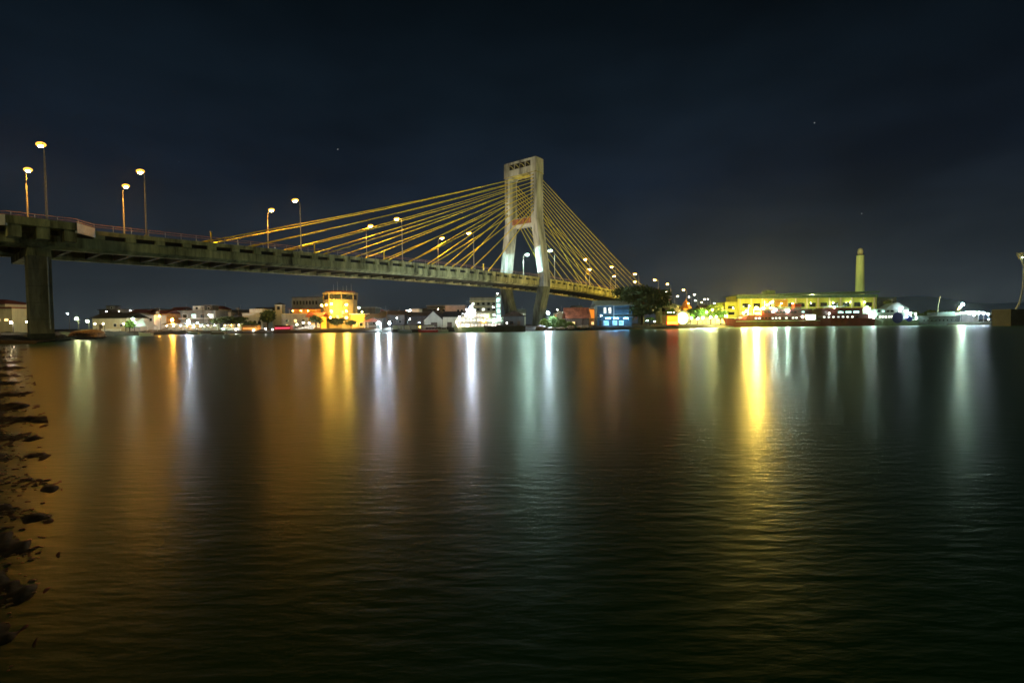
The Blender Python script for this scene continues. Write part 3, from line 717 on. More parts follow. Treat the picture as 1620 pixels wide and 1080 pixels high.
for x, z in ((-1.2, 2.4), (-1.2, 5.2), (2.6, 2.4), (2.6, 5.2), (.6, 3.6)): window(t, x, z, .8, 1.2, WY, y=.24, frame=OCHRE)
for i, (px, py_, st) in enumerate(((509, 483, 3200), (516, 482, 3200), (524, 481, 3600), (524, 492, 3200), (523, 502, 2200), (548, 482, 4600), (548, 492, 4200), (548, 502, 4600))):
    q = at(px, py_, d0 - 3.6)
    tt = thing('wall_lamp', 'yellow wall lamp on the ochre tower house, %s counted down its face' % ORD[i], 'lamp', q, 0, 'wall lamps of the tower house')
    bulb(tt, 0, 0, 0, 'y' if i % 2 else 's', st, .27); MB().tube([(0, 0, .3), (0, 3.8, .3)], .04, 5).build('bracket', DARKM, tt)
t, W, H = bld('cafe', 'low cafe with a red tiled porch below the ochre tower house', 'house', 488, 508, 501, 168, 5, ORW)
MB().gable(-W / 2, W / 2, 0, 5, H, H + 1.6, .8).build('roof', REDROOF, t); window(t, -.6, .6, 1.3, 1.3, WO); window(t, 1.3, .6, .8, 1.6, WY); door(t, -1.8, .8, 1.9)
t, W, H = bld('annex', 'low orange-lit annex with a white roof edge beside the ochre tower house', 'house', 555, 578, 497, 174, 6, ORW)
bx('roof', WHITEP, t, -W / 2 - .3, W / 2 + .3, -.6, 6.2, H + .003, H + .22); window(t, -1, .8, 1.2, 1.3, WO); window(t, 1.2, .8, 1.2, 1.3, GLASS)
t, W, H = bld('house', 'dim house with a grey parapet behind the low annex', 'house', 560, 594, 487, 200, 8, DGREY)
flat_roof(t, W, H, 8, GREYP); window(t, -1.5, H * .6, 1, 1, GLASS); window(t, 1.5, H * .6, 1, 1, WY)
lamp_post(568, 487, 186, 'c', 700, 'white street lamp above the low annex', .3)
lamp_post(573, 493, 180, 'y', 300, 'yellow lamp beside the low annex', .25)
t = thing('pavilion', 'open pavilion with a faded red hipped roof on the bank', 'pavilion', atz(587, 165, 1.2), 0)
MB().hip(-2.3, 2.3, 0, 4, 2.3, 3.5, .4).build('roof', mat('pink_roof', (.40, .16, .15), .8, .2, .8), t)
for a in (-2.2, 2.2):
    for b in (.1, 3.9): MB().tube([(a, b, -.3), (a, b, 2.3)], .08, 5).build('post', WHITEP, t)
bx('rail', WHITEP, t, -2.2, 2.2, -.02, .06, .7, .8)
tree('dark tree in front of the ochre tower house', 533, 500, 163, 14, LEAFD, n=1100, leaf=.42, lobes=7)
tree('small dark tree between the cafe and the ochre tower house', 500, 497, 166, 11, LEAFD, n=800, leaf=.42, lobes=6)
tree('dark tree beside the low annex', 556, 504, 162, 10, LEAFD, n=700, leaf=.4, lobes=6)
t = thing('stair', 'white-lit flight of steps rising beside the terrace house', 'stair', atz(474, 164, 1.0), 0)
for i in range(8): bx('step', WHITEP, t, -3.6 + i * .85, 4.0, i * .5, i * .5 + .6, -.5 + i * .26, -.2 + i * .28)
MB().tube([(-3.6, 0, .9), (3.2, 3.8, 3.0)], .05, 5).build('handrail', WHITEP, t)
for i, px in enumerate((460, 470, 480, 489)): lamp_post(px, (516, 513, 510, 511)[i], 163, 'h', 520, 'white lamp over the lit flight of steps, %s from its foot' % ORD[i], .2, group='lamps along the lit steps')
t = thing('kiosk', 'red-lit kiosk at the water edge by the foot of the steps', 'kiosk', atz(447, bank_d(447) + 3, 1.0), 0)
bx('wall', REDHULL, t, -2.6, 2.6, 0, 2, -.3, 1.5); bx('roof', DROOF, t, -2.8, 2.8, -.5, 2.2, 1.503, 1.65)
bx('sign_strip', emat('red_neon', (1, .06, .12), 2.2), t, -2.4, 2.4, -.06, -.003, .5, .85)
t = thing('kiosk', 'amber-lit kiosk at the water edge before the arched house', 'kiosk', atz(395, bank_d(395) + 3, 1.0), 0)
bx('wall', ORW, t, -2.6, 2.6, 0, 2, -.3, 1.7); bx('roof', DROOF, t, -2.8, 2.8, -.5, 2.2, 1.703, 1.85)
bx('sign_strip', emat('amber_strip', (1, .35, .08), 2), t, -2.2, 2.2, -.06, -.003, .5, .8)
for i, (px, py_, k) in enumerate(((353, 520, 'm'), (373, 521, 'h'), (401, 522, 'h'), (420, 520, 'h'), (431, 521, 'h'))):
    lamp_post(px, py_, bank_d(px) + 2.5, k, 260, 'low white lamp at the water edge, %s beyond the stalls' % ORD[i], .2)
# two white floodlights and the white booth
for i, (px, d, st) in enumerate(((598, 152, 5000), (616, 152, 3600))):
    lamp_post(px, 511, d, 'c', st, ('white floodlight over the small white booth', 'white floodlight next to the booth light at the jetty')[i], .4)
t = thing('booth', 'small white booth under a floodlight at the jetty', 'booth', atz(598.5, 152, .9), 0)
bx('wall', WHITEP, t, -.6, .6, 0, 1.2, 0, 1.9); bx('roof', STEEL, t, -.7, .7, -.1, 1.3, 1.903, 2.0); bx('window', GLASS, t, -.35, .35, -.04, -.003, 1.0, 1.5)
t = thing('jetty', 'low timber jetty on posts along the bank', 'jetty', atz(650, 142, 0), 0)
bx('deck', WOOD, t, -9, 9, 0, 2, .85, 1.0)
for i in range(7): MB().tube([(-8.5 + i * 2.8, .3, -.5), (-8.5 + i * 2.8, .3, 1.7)], .1, 6).build('post', WOOD, t)
MB().tube([(-8.8, .3, 1.6), (8.6, .3, 1.6)], .04, 5).build('rail', STEEL, t)
for i in range(7):
    px = 625 + i * 9.5; p = atz(px, 149, 1.25)
    lab = '%s of the small shuttered stalls behind the timber jetty' % ORD[i]
    t = thing('shutter_stall', lab, 'stall', p, 0, 'shuttered stalls behind the jetty')
    bx('wall', BEIGE if i % 2 else CREAM, t, -.75, .75, 0, 1.2, -.4, .9); bx('roof', DROOF, t, -.9, .9, -.3, 1.3, .903, 1.05)
for i, (a, b, y, dd, lab) in enumerate(((600, 640, 498, 175, 'dark low warehouse behind the booth'), (636, 690, 500, 178, 'dark low warehouse beside the gabled beige hall'), (578, 606, 503, 170, 'dark shed with a dull roof between the pavilion and the booth'))):
    t, W, H = bld('warehouse', lab, 'warehouse', a, b, y, dd, 10, DGREY)
    MB().gable(-W / 2, W / 2, 0, 10, H, H + 1.6, .4).build('roof', DROOF, t)
    for k in range(3): window(t, -W / 3 + k * W / 3, H * .4, 1, .8, GLASS, frame=GREYP)
t, W, H = bld('house', 'beige flat-roofed house with a bright strip light on its side', 'house', 652, 664, 489, 200, 6, BEIGE)
flat_roof(t, W, H, 6, GREYP, .2, .2); window(t, .5, H * .6, .7, .8)
t = thing('strip_light', 'slanting white strip light above the dark warehouses', 'lamp', at(645, 491.5, 196), 0)
MB().tube([(-1.2, 0, -.25), (1.2, 0, .25)], .2, 6).build('tube', emat('lamp_pinkish', (1, .85, .75), 60), t); MB().tube([(0, .3, -9), (0, .3, 0)], .06, 5).build('pole', DARKM, t)
t, W, H = bld('hall', 'beige hall showing its gable end and a wide door to the water', 'hall', 671, 700, 506, 166, 14, BEIGE)
mb = MB(); mb.loft([[(-W / 2, y, H), (W / 2, y, H), (0, y, H + 3.0)] for y in (0, 14)]); mb.build('gable', BEIGE, t)
MB().gable(-W / 2, W / 2, -.3, 14, H + .02, H + 3.25, .35, 'y').build('roof', DROOF, t); door(t, .3, 2.2, 1.9, WOOD)
t, W, H = bld('warehouse', 'long warehouse with a pale yellow wall and a dark sloping roof', 'warehouse', 701, 745, 501, 165, 12, CREAM)
MB().gable(-W / 2, W / 2, 0, 12, H, H + 2.0, .5).build('roof', DROOF, t); door(t, -2.5, 1.6, 1.9, WOOD); window(t, 1.5, .9, 1.2, .8)
t, W, H = bld('house', 'square beige house with twin windows above the long warehouse', 'house', 705, 736, 483.5, 190, 8, mat('rosy_plaster', (.46, .33, .25), .8, .2, .5))
flat_roof(t, W, H, 8, GREYP, .3, .3)
for x in (1.2, 2.6): window(t, x, H - 2.6, .9, 1.0, GLASS, frame=BEIGE)
t, W, H = bld('office_block', 'dim grey block behind the square beige house', 'building', 676, 707, 484, 215, 8, DGREY)
flat_roof(t, W, H, 8, GREYP)
for k in range(4): window(t, -W / 3 + k * W / 4.5, H - 2.4, 1.2, 1.0, GLASS, frame=GREYP)
# big grey hotel and the lit lift tower behind
t, W, H = bld('hotel', 'wide grey hotel with dim floor bands behind the white ship', 'building', 744, 786, 471, 260, 14, GREYP)
flat_roof(t, W, H, 14, DGREY)
for k in range(4):
    bx('floor_band', BEIGE, t, -W / 2 - .3, W / 2 + .3, -.5, -.003, H - 2.2 - 3 * k, H - 1.5 - 3 * k)
    for i in range(5): window(t, -W / 2 + 1.6 + i * 2.8, H - 1.3 - 3 * k - 2.6, 1.5, 1.3, WW if (i * 3 + k) % 7 == 0 else GLASS, frame=GREYP)
t, W, H = bld('lift_tower', 'narrow tower with brightly lit green-white windows beside the pylon', 'tower', 784.5, 793, 467, 235, 4, GREYP)
for k in range(4): window(t, 0, H - 3.4 - k * 2.6, 1.7, 2.0, WC, frame=STEEL)
bx('cap', DGREY, t, -W / 2 - .2, W / 2 + .2, -.2, 4.2, H + .003, H + .4)
q = at(787, 464.5, 235); tt = thing('roof_lamp', 'small pinkish lamp on top of the lit narrow tower', 'lamp', q, 0); bulb(tt, 0, 0, 0, 'w', 120, .3); MB().tube([(0, 0, -.9), (0, 0, -.2)], .06, 5).build('stem', DARKM, tt)
lamp_post(780, 486, 220, 'h', 200, 'small white lamp below the lit narrow tower', .28)
# ------------------------------------------------------------------ boats
def hull(L, beam, depth, m, parent, name='hull', bow=.22, flare=.18, stern=.0, sheer=.5, z0=-.5):
    """bow towards -x"""
    secs = []
    for i in range(13):
        u = i / 12; x = -L / 2 + L * u
        wd = beam / 2 * min(1, (u / bow) ** .6 if u < bow else 1) * (1 - stern * max(0, u - .85) / .15)
        wd = max(wd, .02); top = depth + sheer * (1 - min(1, u / .45)) ** 2
        rake = 1.0 if u > 0 else 1.0
        lo = wd * (1 - flare) if u > 0 else .015
        xo = L * .055 * (1 - min(1, u / .2))
        secs.append([(x + xo, -lo, z0), (x, -wd, top), (x, wd, top), (x + xo, lo, z0)])
    return MB().loft(secs).build(name, m, parent)
def row_windows(t, x0, x1, n_, y, z, w_, h_, m, every=None, frame=DARKM, name='window'):
    for i in range(n_):
        x = x0 + (x1 - x0) * (i + .5) / n_
        f = bx(name, frame, t, x - w_ / 2 - .06, x + w_ / 2 + .06, y - .05, y - .002, z - .06, z + h_ + .06)
        bx('pane', (m if every is None or every(i) else GLASS), f, x - w_ / 2, x + w_ / 2, y - .07, y - .052, z, z + h_)
# the bright white ship at the bank
d = 136; sc = d / FPX; p = atz(757, d, 0)
t = thing('passenger_ship', 'brightly lit white passenger ship with three open decks by the hut', 'ship', (p.x, p.y, 0), .05)
hull(80 * sc, 3.2, 1.35, WHITEHULL, t, sheer=.5)
for k, (x0, x1, z) in enumerate(((-36, 38, 1.36), (-34, 39, 2.75), (-25, 20, 4.05))):
    x0 *= sc; x1 *= sc
    bx('cabin', WHITEP, t, x0 + .4, x1 - .3, -1.05, 1.05, z, z + 1.1)
    bx('deck_edge', WHITEP, t, x0 - .1, x1 + .1, -1.55, 1.55, z + 1.103, z + 1.25)
    n_ = int((x1 - x0) / 1.0); row_windows(t, x0 + .6, x1 - .5, n_, -1.05, z + .3, .6, .6, WH if k != 1 else WW, frame=WHITEP)
    MB().tube([(x0, -1.5, z + .55), (x1, -1.5, z + .55)], .03, 5).build('rail', WHITEP, t)
    for i in range(9): MB().tube([(x0 + (x1 - x0) * i / 8, -1.48, z), (x0 + (x1 - x0) * i / 8, -1.48, z + 1.1)], .03, 5).build('stanchion', WHITEP, t)
bx('wheelhouse', WHITEP, t, -3.4, -.8, -.9, .9, 5.31, 6.3); bx('wheelhouse_roof', WHITEP, t, -3.6, -.5, -1.1, 1.1, 6.303, 6.42)
row_windows(t, -3.3, -.9, 3, -.9, 5.6, .5, .45, WC)
MB().tube([(-1.6, 0, 6.42), (-1.6, 0, 8.2)], .05, 5).build('mast', STEEL, t)
for i, (dx, z, k, st, r_) in enumerate(((-2.0, 6.9, 'c', 3600, .3), (-5.2, 4.3, 'h', 300, .14), (-2, 4.3, 'w', 300, .14), (-6, 2.95, 'w', 250, .14), (1.5, 2.95, 's', 300, .14), (4.4, 2.95, 'm', 300, .14), (-5.5, 1.9, 'w', 220, .12), (-3.0, 1.9, 'w', 220, .12), (2.4, 4.3, 'l', 250, .14), (5.8, 4.0, 'm', 300, .14))):
    MB().ico((dx, -1.75, z), r_, 1).build('deck_lamp', bulbmat(k, st), t, True)
# dark hut and dark barge under the bridge
t, W, H = bld('hut', 'dark timber hut with a wide hipped roof under the bridge', 'hut', 797, 830, 500, 146, 6, DGREY)
MB().hip(-W / 2, W / 2, 0, 6, H, H + 1.7, .8).build('roof', DROOF, t); window(t, -.8, .9, .9, .9, GLASS, frame=WOOD); door(t, 1.4, .9, 1.9)
p = atz(798, 131, 0); t = thing('barge', 'dark flat barge moored below the timber hut', 'barge', (p.x, p.y, 0), .03)
hull(66 * 131 / FPX, 3, 1.6, DARKC, t, bow=.12, sheer=.25); bx('hatch', DGREY, t, -2.2, 3.2, -.8, .8, 1.603, 1.95)
for a in (-4, -1, 2, 4.6): MB().tube([(a, -1.35, 1.6), (a, -1.35, 2.1)], .07, 5).build('bollard', DARKM, t)
lamp_post(802, 511, 140, 'h', 90, 'tiny white lamp at the corner of the timber hut', .18)
lamp_post(829, 500, 165, 'h', 260, 'white lamp beyond the timber hut between the pylon legs', .25)
lamp_post(867, 495, 153, 'c', 3400, 'blue-white lamp in front of the pylon foot above the shrubs', .45)
# small boats
def small_boat(px, d, wpx, m, label, cabin=None):
    p = atz(px, d, 0); L = wpx * d / FPX
    t = thing('small_boat', label, 'boat', (p.x, p.y, 0), random.uniform(-.1, .1), 'small boats at the bank')
    hull(L, L * .28, .75, m, t, sheer=.4, z0=-.2); bx('gunwale', WHITEP, t, -L * .3, L * .46, -L * .145, -L * .13, .753, .83)
    if cabin: bx('cabin', cabin, t, -L * .1, L * .35, -L * .1, L * .1, .6, 1.5); bx('cabin_roof', WHITEP, t, -L * .13, L * .38, -L * .12, L * .12, 1.503, 1.6); row_windows(t, -L * .08, L * .33, 3, -L * .1, .95, .35, .3, GLASS)
    return t
small_boat(677, 139, 32, REDHULL, 'red motor boat with a long cabin before the gabled hall', MAROON)
small_boat(640, 138, 22, GREYHULL, 'small grey boat moored at the timber jetty')
small_boat(700, 140, 18, WHITEHULL, 'small white boat between the red boat and the bright ship', WHITEP)
small_boat(230, 126, 22, WHITEHULL, 'pale slim boat below the white tent')
small_boat(345, 147, 26, DARKC, 'dark boat moored at the end of the stalls')
small_boat(305, 146, 20, GREYHULL, 'grey open boat below the stall row')
for i, (px, k, st) in enumerate(((660, 's', 260), (672, 's', 0))):
    if st: lamp_post(664, 517, 136.5, 's', 200, 'small orange lamp on the stern post of the red motor boat', .15, zb=.8)
# shrubs and orange-lit rocks at the pylon foot
def shrub(label, px, ytop, d, halfw, m=LEAFY, n=500, zb=.7):
    p = atz(px, d, zb); H = at(px, ytop, d).z - zb; r = halfw * d / FPX
    t = thing('shrub', label, 'shrub', (p.x, p.y, zb), 0, 'shrubs at the pylon foot')
    st = MB(); V = []; Fa = []
    for k in range(9):
        a = k * .7; st.tube([(0, 0, -.3), (r * .5 * math.cos(a), r * .5 * math.sin(a), H * .6)], [.05, .02], 4)
    st.build('stem', BARK, t)
    for k in range(n):
        o = np.array((rng.normal() * r * .45, rng.normal() * r * .4, H * (.05 + .9 * rng.random() ** .8)))
        o[2] *= max(.25, 1 - (o[0] / (r * 1.4)) ** 2)
        a1 = rng.normal(size=3) * (.5, .5, 1.3); a1 /= np.linalg.norm(a1); a2 = np.cross(a1, rng.normal(size=3)); a2 /= np.linalg.norm(a2); L = .28 * (.6 + rng.random()); b = len(V)
        V += [tuple(o - a1 * L), tuple(o + a2 * L * .3), tuple(o + a1 * L), tuple(o - a2 * L * .3)]; Fa.append((b, b + 1, b + 2, b + 3))
    cm = MB(); cm.v = V; cm.f = Fa; cm.build('foliage', m, t)
for i, (px, y, hw, lab) in enumerate(((862, 503, 10, 'yellow-green shrub under the lamp at the pylon foot'), (876, 499, 13, 'tallest green shrub at the pylon foot'), (889, 504, 10, 'green shrub between the tallest one and the red-roofed house'), (902, 509, 9, 'low shrub before the red-roofed house'))):
    shrub(lab, px, y, 153, hw, LEAFY if i != 1 else LEAFG, 700)
for i, (px, py_, w_, h_, lab) in enumerate(((856, 519, 16, 7, 'orange-lit block of rock at the pylon foot'), (871, 520, 13, 5, 'brown rock under the tallest shrub'), (886, 520, 15, 4, 'flat brown rock below the shrubs'), (903, 518, 18, 5, 'dark rock below the red-roofed house'), (925, 518, 22, 5, 'long dark rock at the bank bend'), (1062, 516, 20, 4, 'low rock below the orange-lit stalls'))):
    rock(lab, px, py_, bank_d(px) - 1, w_, h_)
# small gabled roofs, red-roofed house, blue house
for i, (px, y) in enumerate(((886, 493), (894, 492), (902, 491.5))):
    t, W, H = bld('hut', '%s of three small white-gabled huts behind the shrubs' % ORD[i], 'hut', px - 4, px + 4, y + 3.5, 185, 5, CREAM, group='white-gabled huts')
    MB().gable(-W / 2, W / 2, 0, 5, H, H + 1.1, .25, 'y').build('roof', CANV, t); MB().loft([[(-W / 2, yy, H), (W / 2, yy, H), (0, yy, H + 1.0)] for yy in (.02, .12)]).build('gable', CREAM, t)
t, W, H = bld('house', 'stilt house with a large rusty red sheet roof', 'house', 897, 932, 503, 160, 7, WOOD)
MB().gable(-W / 2, W / 2, 0, 9, H, H + 3.6, .6).build('roof', RUST, t); window(t, -1.5, .7, 1, .8, WY, frame=WOOD); door(t, 1.2, .8, 1.6)
for x in (-3, -1, 1, 3): MB().tube([(x, -.4, -1.5), (x, -.4, H)], .08, 5).build('stilt', WOOD, t)
t, W, H = bld('house', 'small house with a glowing orange and yellow wall', 'house', 929, 943, 488, 172, 5, ORW)
bx('side_panel', emat('orange_screen', (1, .30, .03), 1.0), t, -W / 2 + .15, W / 2 - .15, -.05, -.003, H * .45, H - .4); bx('roof', STEEL, t, -W / 2 - .5, W / 2 + .4, -.8, 5.3, H + .003, H + .2); window(t, .3, .6, .8, .9, WY)
lamp_post(927, 490, 168, 'w', 500, 'warm lamp between the rusty roof and the glowing orange wall', .25)
t, W, H = bld('house', 'two-storey blue-lit house with a pale roof beneath the bridge end', 'house', 945, 1000, 483, 166, 9, BLUEW)
MB().gable(-W / 2, W / 2, 0, 9, H, H + 1.9, .7).build('roof', TURQ, t)
window(t, -W / 2 + 2.6, H - 2.6, .7, 1.8, WW); window(t, -W / 2 + 4.3, H - 2.6, .7, 1.8, WW)
b = bx('balcony', TURQ, t, -W / 2, W / 2, -1.4, -.002, H * .42, H * .42 + .15)
MB().tube([(-W / 2, -1.35, H * .42 + .95), (W / 2, -1.35, H * .42 + .95)], .05, 5).build('handrail', TURQ, b)
MB().tube([(-W / 2 + 5.4, -1.35, -.5), (-W / 2 + 5.4, -1.35, H)], .09, 6).build('porch_post', WHITEP, t)
for x, w_ in ((-W / 2 + 3, 1.6), (-W / 2 + 6, 1.4), (-W / 2 + 8.2, 1.4)): window(t, x, .3, w_, 1.4, winmat('blue_window_glow', (.25, .65, 1), 2.2))
door(t, -W / 2 + 1.2, .9, 1.9)
for i, (px, c) in enumerate(((962, 'c'), (975, 'c'), (990, 'c'))):
    q = at(px, 503.5, 163.6); tt = thing('porch_lamp', 'blue porch tube on the blue-lit house, %s from the orange wall' % ORD[i], 'lamp', q, 0, 'porch lamps of the blue house')
    MB().tube([(-.7, 0, 0), (.7, 0, 0)], .09, 6).build('tube', emat('blue_tube', (.22, .62, 1), 130), tt); MB().tube([(0, 0, .08), (0, .9, .5)], .03, 4).build('bracket', DARKM, tt)
tree('large dark round tree standing alone on the bank at the bridge end', 1016, 442, 172, 45, LEAFD, n=15000, leaf=.62, lobes=24, low=.06)
tree('small lit shrub-like tree under the large dark round tree', 1028, 500, 167, 8, LEAFY, n=500, leaf=.32, lobes=5)
lamp_post(1024, 507, 164, 'm', 170, 'faint green-white lamp under the large dark round tree', .2)
lamp_post(1036, 508, 165, 'm', 170, 'fainter white lamp beside the small lit tree', .2)
# orange-lit stalls and the round white gate
t, W, H = bld('restaurant', 'low restaurant with a glowing orange front beside the round white gate', 'restaurant', 1055, 1073, 499, 186, 6, ORW)
bx('front_panel', emat('orange_front', (1, .30, .015), 3.2), t, -W / 2 + .1, W / 2 - .1, -.06, -.003, H * .42, H - .15); bx('roof', CREAM, t, -W / 2 - .4, W / 2 + .4, -.8, 6.3, H + .003, H + .2)
bx('red_glow_panel', emat('red_streak_glow', (1, .05, .004), 45), t, -W / 2 + .2, W / 2 - .2, -.08, -.004, .35, H * .38); door(t, 0, .9, .3)  # added glowing panel, makes the red streak in the water
for i, px in enumerate((1057, 1061, 1066)):
    q = at(px, 494.5, 186); tt = thing('roof_lamp', '%s of three white bulbs on the orange restaurant roof' % ORD[i], 'lamp', q, 0, 'roof bulbs of the restaurant'); bulb(tt, 0, 0, 0, 'w', 160, .2); MB().tube([(0, 0, -.7), (0, 0, 0)], .03, 4).build('stem', DARKM, tt)
p = atz(1080, 188, 1.3); t = thing('gate', 'round white gate ring glowing among the trees', 'gate', p, .1)
rg = 2.7; MB().tube([(rg * math.cos(a), 0, rg * .98 + rg * math.sin(a)) for a in np.linspace(0, 2 * math.pi, 25)], .32, 6).build('ring', CANV, t, True)
bx('plinth', CREAM, t, -3, 3, -.6, .6, -.8, .15)
MB().lathe([(2.2, -.07), (2.2, .07)], 20).build('screen', emat('gate_screen', (.88, 1, .28), 14), t).matrix_local = Matrix.Translation((0, .15, rg * .95)) @ Matrix.Rotation(R(90), 4, 'X')
p = atz(1085, 215, 1.3); t = thing('spire', 'small orange-lit spire with a tiered roof above the round gate', 'tower', p, 0)
hs = at(1085, 472, 215).z - 1.3
bx('shaft', ORW, t, -1.6, 1.6, -1.6, 1.6, -1, hs * .62); MB().lathe([(3.0, hs * .62), (1.2, hs * .78), (1.6, hs * .79), (.25, hs * .93), (.06, hs)], 8).build('roof', mat('orange_roof', (.55, .20, .05), .7, .2, 1), t)
lamp_post(1089, 480, 208, 's', 420, 'orange lamp beside the small spire', .25)
for i, (px, y, d, hw, m, lab) in enumerate(((1062, 484, 205, 10, LEAFG, 'green tree behind the orange restaurant'), (1103, 483, 200, 18, LEAFG, 'round green tree beside the white gate'), (1124, 479, 204, 17, LEAFY, 'brightest yellow-green tree in the lit park'), (1140, 488, 200, 13, LEAFG, 'green tree before the yellow terminal corner'), (1092, 490, 198, 9, LEAFG, 'small green tree touching the white gate'))):
    tree(lab, px, y, d, hw, m, n=1700 if hw > 15 else 1000, leaf=.5, lobes=9, low=.3)
for i, (px, py_, k, st) in enumerate(((1094, 503, 'l', 4200), (1104, 504, 'h', 2200), (1112, 503, 'm', 1500), (1124, 502, 'l', 4200), (1133, 501, 'l', 3600), (1127, 490, 'y', 3600), (1118, 494, 'l', 3600), (1150, 500, 'l', 900))):
    lamp_post(px, py_, 194 + (i % 3), k, st, 'park lamp under the green trees, %s from the white gate' % ORD[i], .24, group='park lamps')
t = thing('park_wall', 'long low wall of the lit park behind the trees', 'wall', atz(1112, 207, 1.3), 0)
bx('panel', CREAM, t, -9, 9.5, 0, .3, -1, 2.2); bx('coping', WHITEP, t, -9.1, 9.6, -.08, .38, 2.203, 2.35)
for i, px in enumerate((1133, 1143)):
    p = atz(px, 222, 1.5); h = at(px, 482.5, 222).z - 1.5; t = thing('tent', ('taller', 'smaller')[i] + ' of two pointed white tents beyond the park trees', 'tent', p, 0, 'pointed white tents')
    h *= (1, .92)[i]; MB().lathe([(2.0, h * .42), (.9, h * .62), (.25, h * .9), (.03, h)], 8).build('canvas', CANV, t)
    for a in (0, 1.57, 3.14, 4.71): MB().tube([(1.9 * math.cos(a), 1.9 * math.sin(a), -.3), (1.9 * math.cos(a), 1.9 * math.sin(a), h * .43)], .07, 5).build('leg', STEEL, t)
    bulb(t, 0, -2.6, h * .45, 'l', 300, .2)
# distant lamps of the approach road
for i, (px, py_, k, st, r_) in enumerate(((1090, 470, 'h', 160, .34), (1100, 475.5, 'h', 160, .34), (1110, 478, 'y', 260, .38), (1120, 473, 'h', 50, .25), (1130, 479.5, 'c', 90, .3), (1143, 481, 'c', 60, .26), (1034, 442, 'c', 60, .22), (824, 385, 'c', 150, .3), (856, 491, 'c', 0, .2))):
    if not st: continue
    if px in (1034, 824): continue
    p = at(px, py_, 300); t = thing('road_lamp', 'distant approach road lamp beyond the park trees, %s along the road' % ORD[i], 'street lamp', (p.x, p.y, 1.5), 0, 'distant approach road lamps')
    h = p.z - 1.5; MB().tube([(1.5, 0, 0), (1.5, 0, h), (0, 0, h + .45)], .1, 5).build('pole', STEEL, t); bulb(t, 0, 0, h, k, st, r_)
# further houses of the town, seen between and above the waterfront ones
more = [(205, 232, 495, 195, 'g', CREAM, 'cream gabled house above the white pyramid tent', 0), (226, 244, 499, 172, 'f', WHITEP, 'narrow white house between the tent and the orange-lit house', 1),
        (268, 290, 491, 212, 'g', BEIGE, 'beige gabled house behind the orange lamp', 1), (338, 352, 489, 215, 'h', CREAM, 'hip-roofed house above the plain pale house', 0), (352, 380, 492, 220, 'f', GREYP, 'grey flat-roofed block above the broad dark tree', 1),
        (402, 436, 491, 222, 'g', BEIGE, 'long beige gable behind the dense dark tree', 1), (160, 178, 498, 170, 'h', WHITEP, 'white hip-roofed house behind the long cream house', 1), (592, 612, 494, 210, 'h', BEIGE, 'beige hip-roofed house behind the dark shed', 1),
        (614, 634, 496, 214, 'f', CREAM, 'cream flat-roofed house above the dark low warehouse', 1), (664, 680, 493, 212, 'g', GREYP, 'grey gabled house behind the beige hall', 0), (736, 750, 488, 205, 'f', CREAM, 'cream block behind the bright ship stern', 1),
        (808, 832, 494, 230, 'g', BEIGE, 'beige gabled house seen between the pylon legs', 1), (876, 892, 495, 205, 'h', WHITEP, 'white hip-roofed house behind the tallest shrub', 1), (906, 922, 489, 205, 'g', CREAM, 'cream gable above the rusty roof', 1),
        (1060, 1080, 488, 235, 'f', GREYP, 'grey block behind the orange restaurant', 1), (1108, 1132, 487, 245, 'g', CREAM, 'cream gabled house behind the lit park trees', 1)]
for i, (a, b_, y, dd_, kind, m_, lab, lit) in enumerate(more):
    t, W, H = bld('house', lab, 'house', a, b_, y, dd_, 7, m_, zb=1.5, rz=random.uniform(-.08, .08))
    if kind == 'g': MB().gable(-W / 2, W / 2, 0, 7, H, H + 1.6, .4).build('roof', (REDROOF, DROOF)[i % 2], t)
    elif kind == 'h': MB().hip(-W / 2, W / 2, 0, 7, H, H + 1.5, .4).build('roof', (DROOF, REDROOF)[i % 2], t)
    else:
        flat_roof(t, W, H, 7, GREYP, .25, .25); MB().lathe([(.6, H + .26), (.6, H + 1.3), (.1, H + 1.6)], 10, (W * .25, 3)).build('water_tank', STEEL, t)
    nw = max(2, int(W / 2.2))
    for r_ in range(max(1, int(H / 3))):
        for k in range(nw): window(t, -W / 2 + W * (k + .5) / nw, H - 2.0 - 2.8 * r_, .9, 1.1, (WY if (k + i) % 3 == 0 and lit else WW if (k * 2 + i + r_) % 5 == 0 and lit else GLASS), frame=m_)
    MB().tube([(W * .3, 4, H), (W * .3, 4, H + 3)], .04, 4).build('aerial', STEEL, t)
for i, (px, py_, dd_, k) in enumerate(((168, 493, 200, 'h'), (188, 492, 203, 'w'), (206, 491, 204, 'h'), (224, 492, 204, 'w'), (246, 493, 190, 's'), (258, 491, 190, 'w'), (330, 498, 178, 'm'), (350, 497, 186, 'h'), (585, 499, 180, 'w'), (628, 503, 172, 'c'), (648, 505, 172, 'h'), (693, 489, 190, 'w'), (720, 497, 186, 'h'), (812, 504, 180, 'h'), (882, 490, 190, 'w'), (912, 498, 172, 'w'), (951, 499, 162, 'c'))):
    lamp_post(px, py_, dd_, k, (120, 200, 160)[i % 3], '%s small town lamp among the roofs counted along the far bank' % ('first second third fourth fifth sixth seventh eighth ninth tenth eleventh twelfth thirteenth fourteenth fifteenth sixteenth seventeenth'.split()[i]), .2, group='small town lamps', zb=1.4)
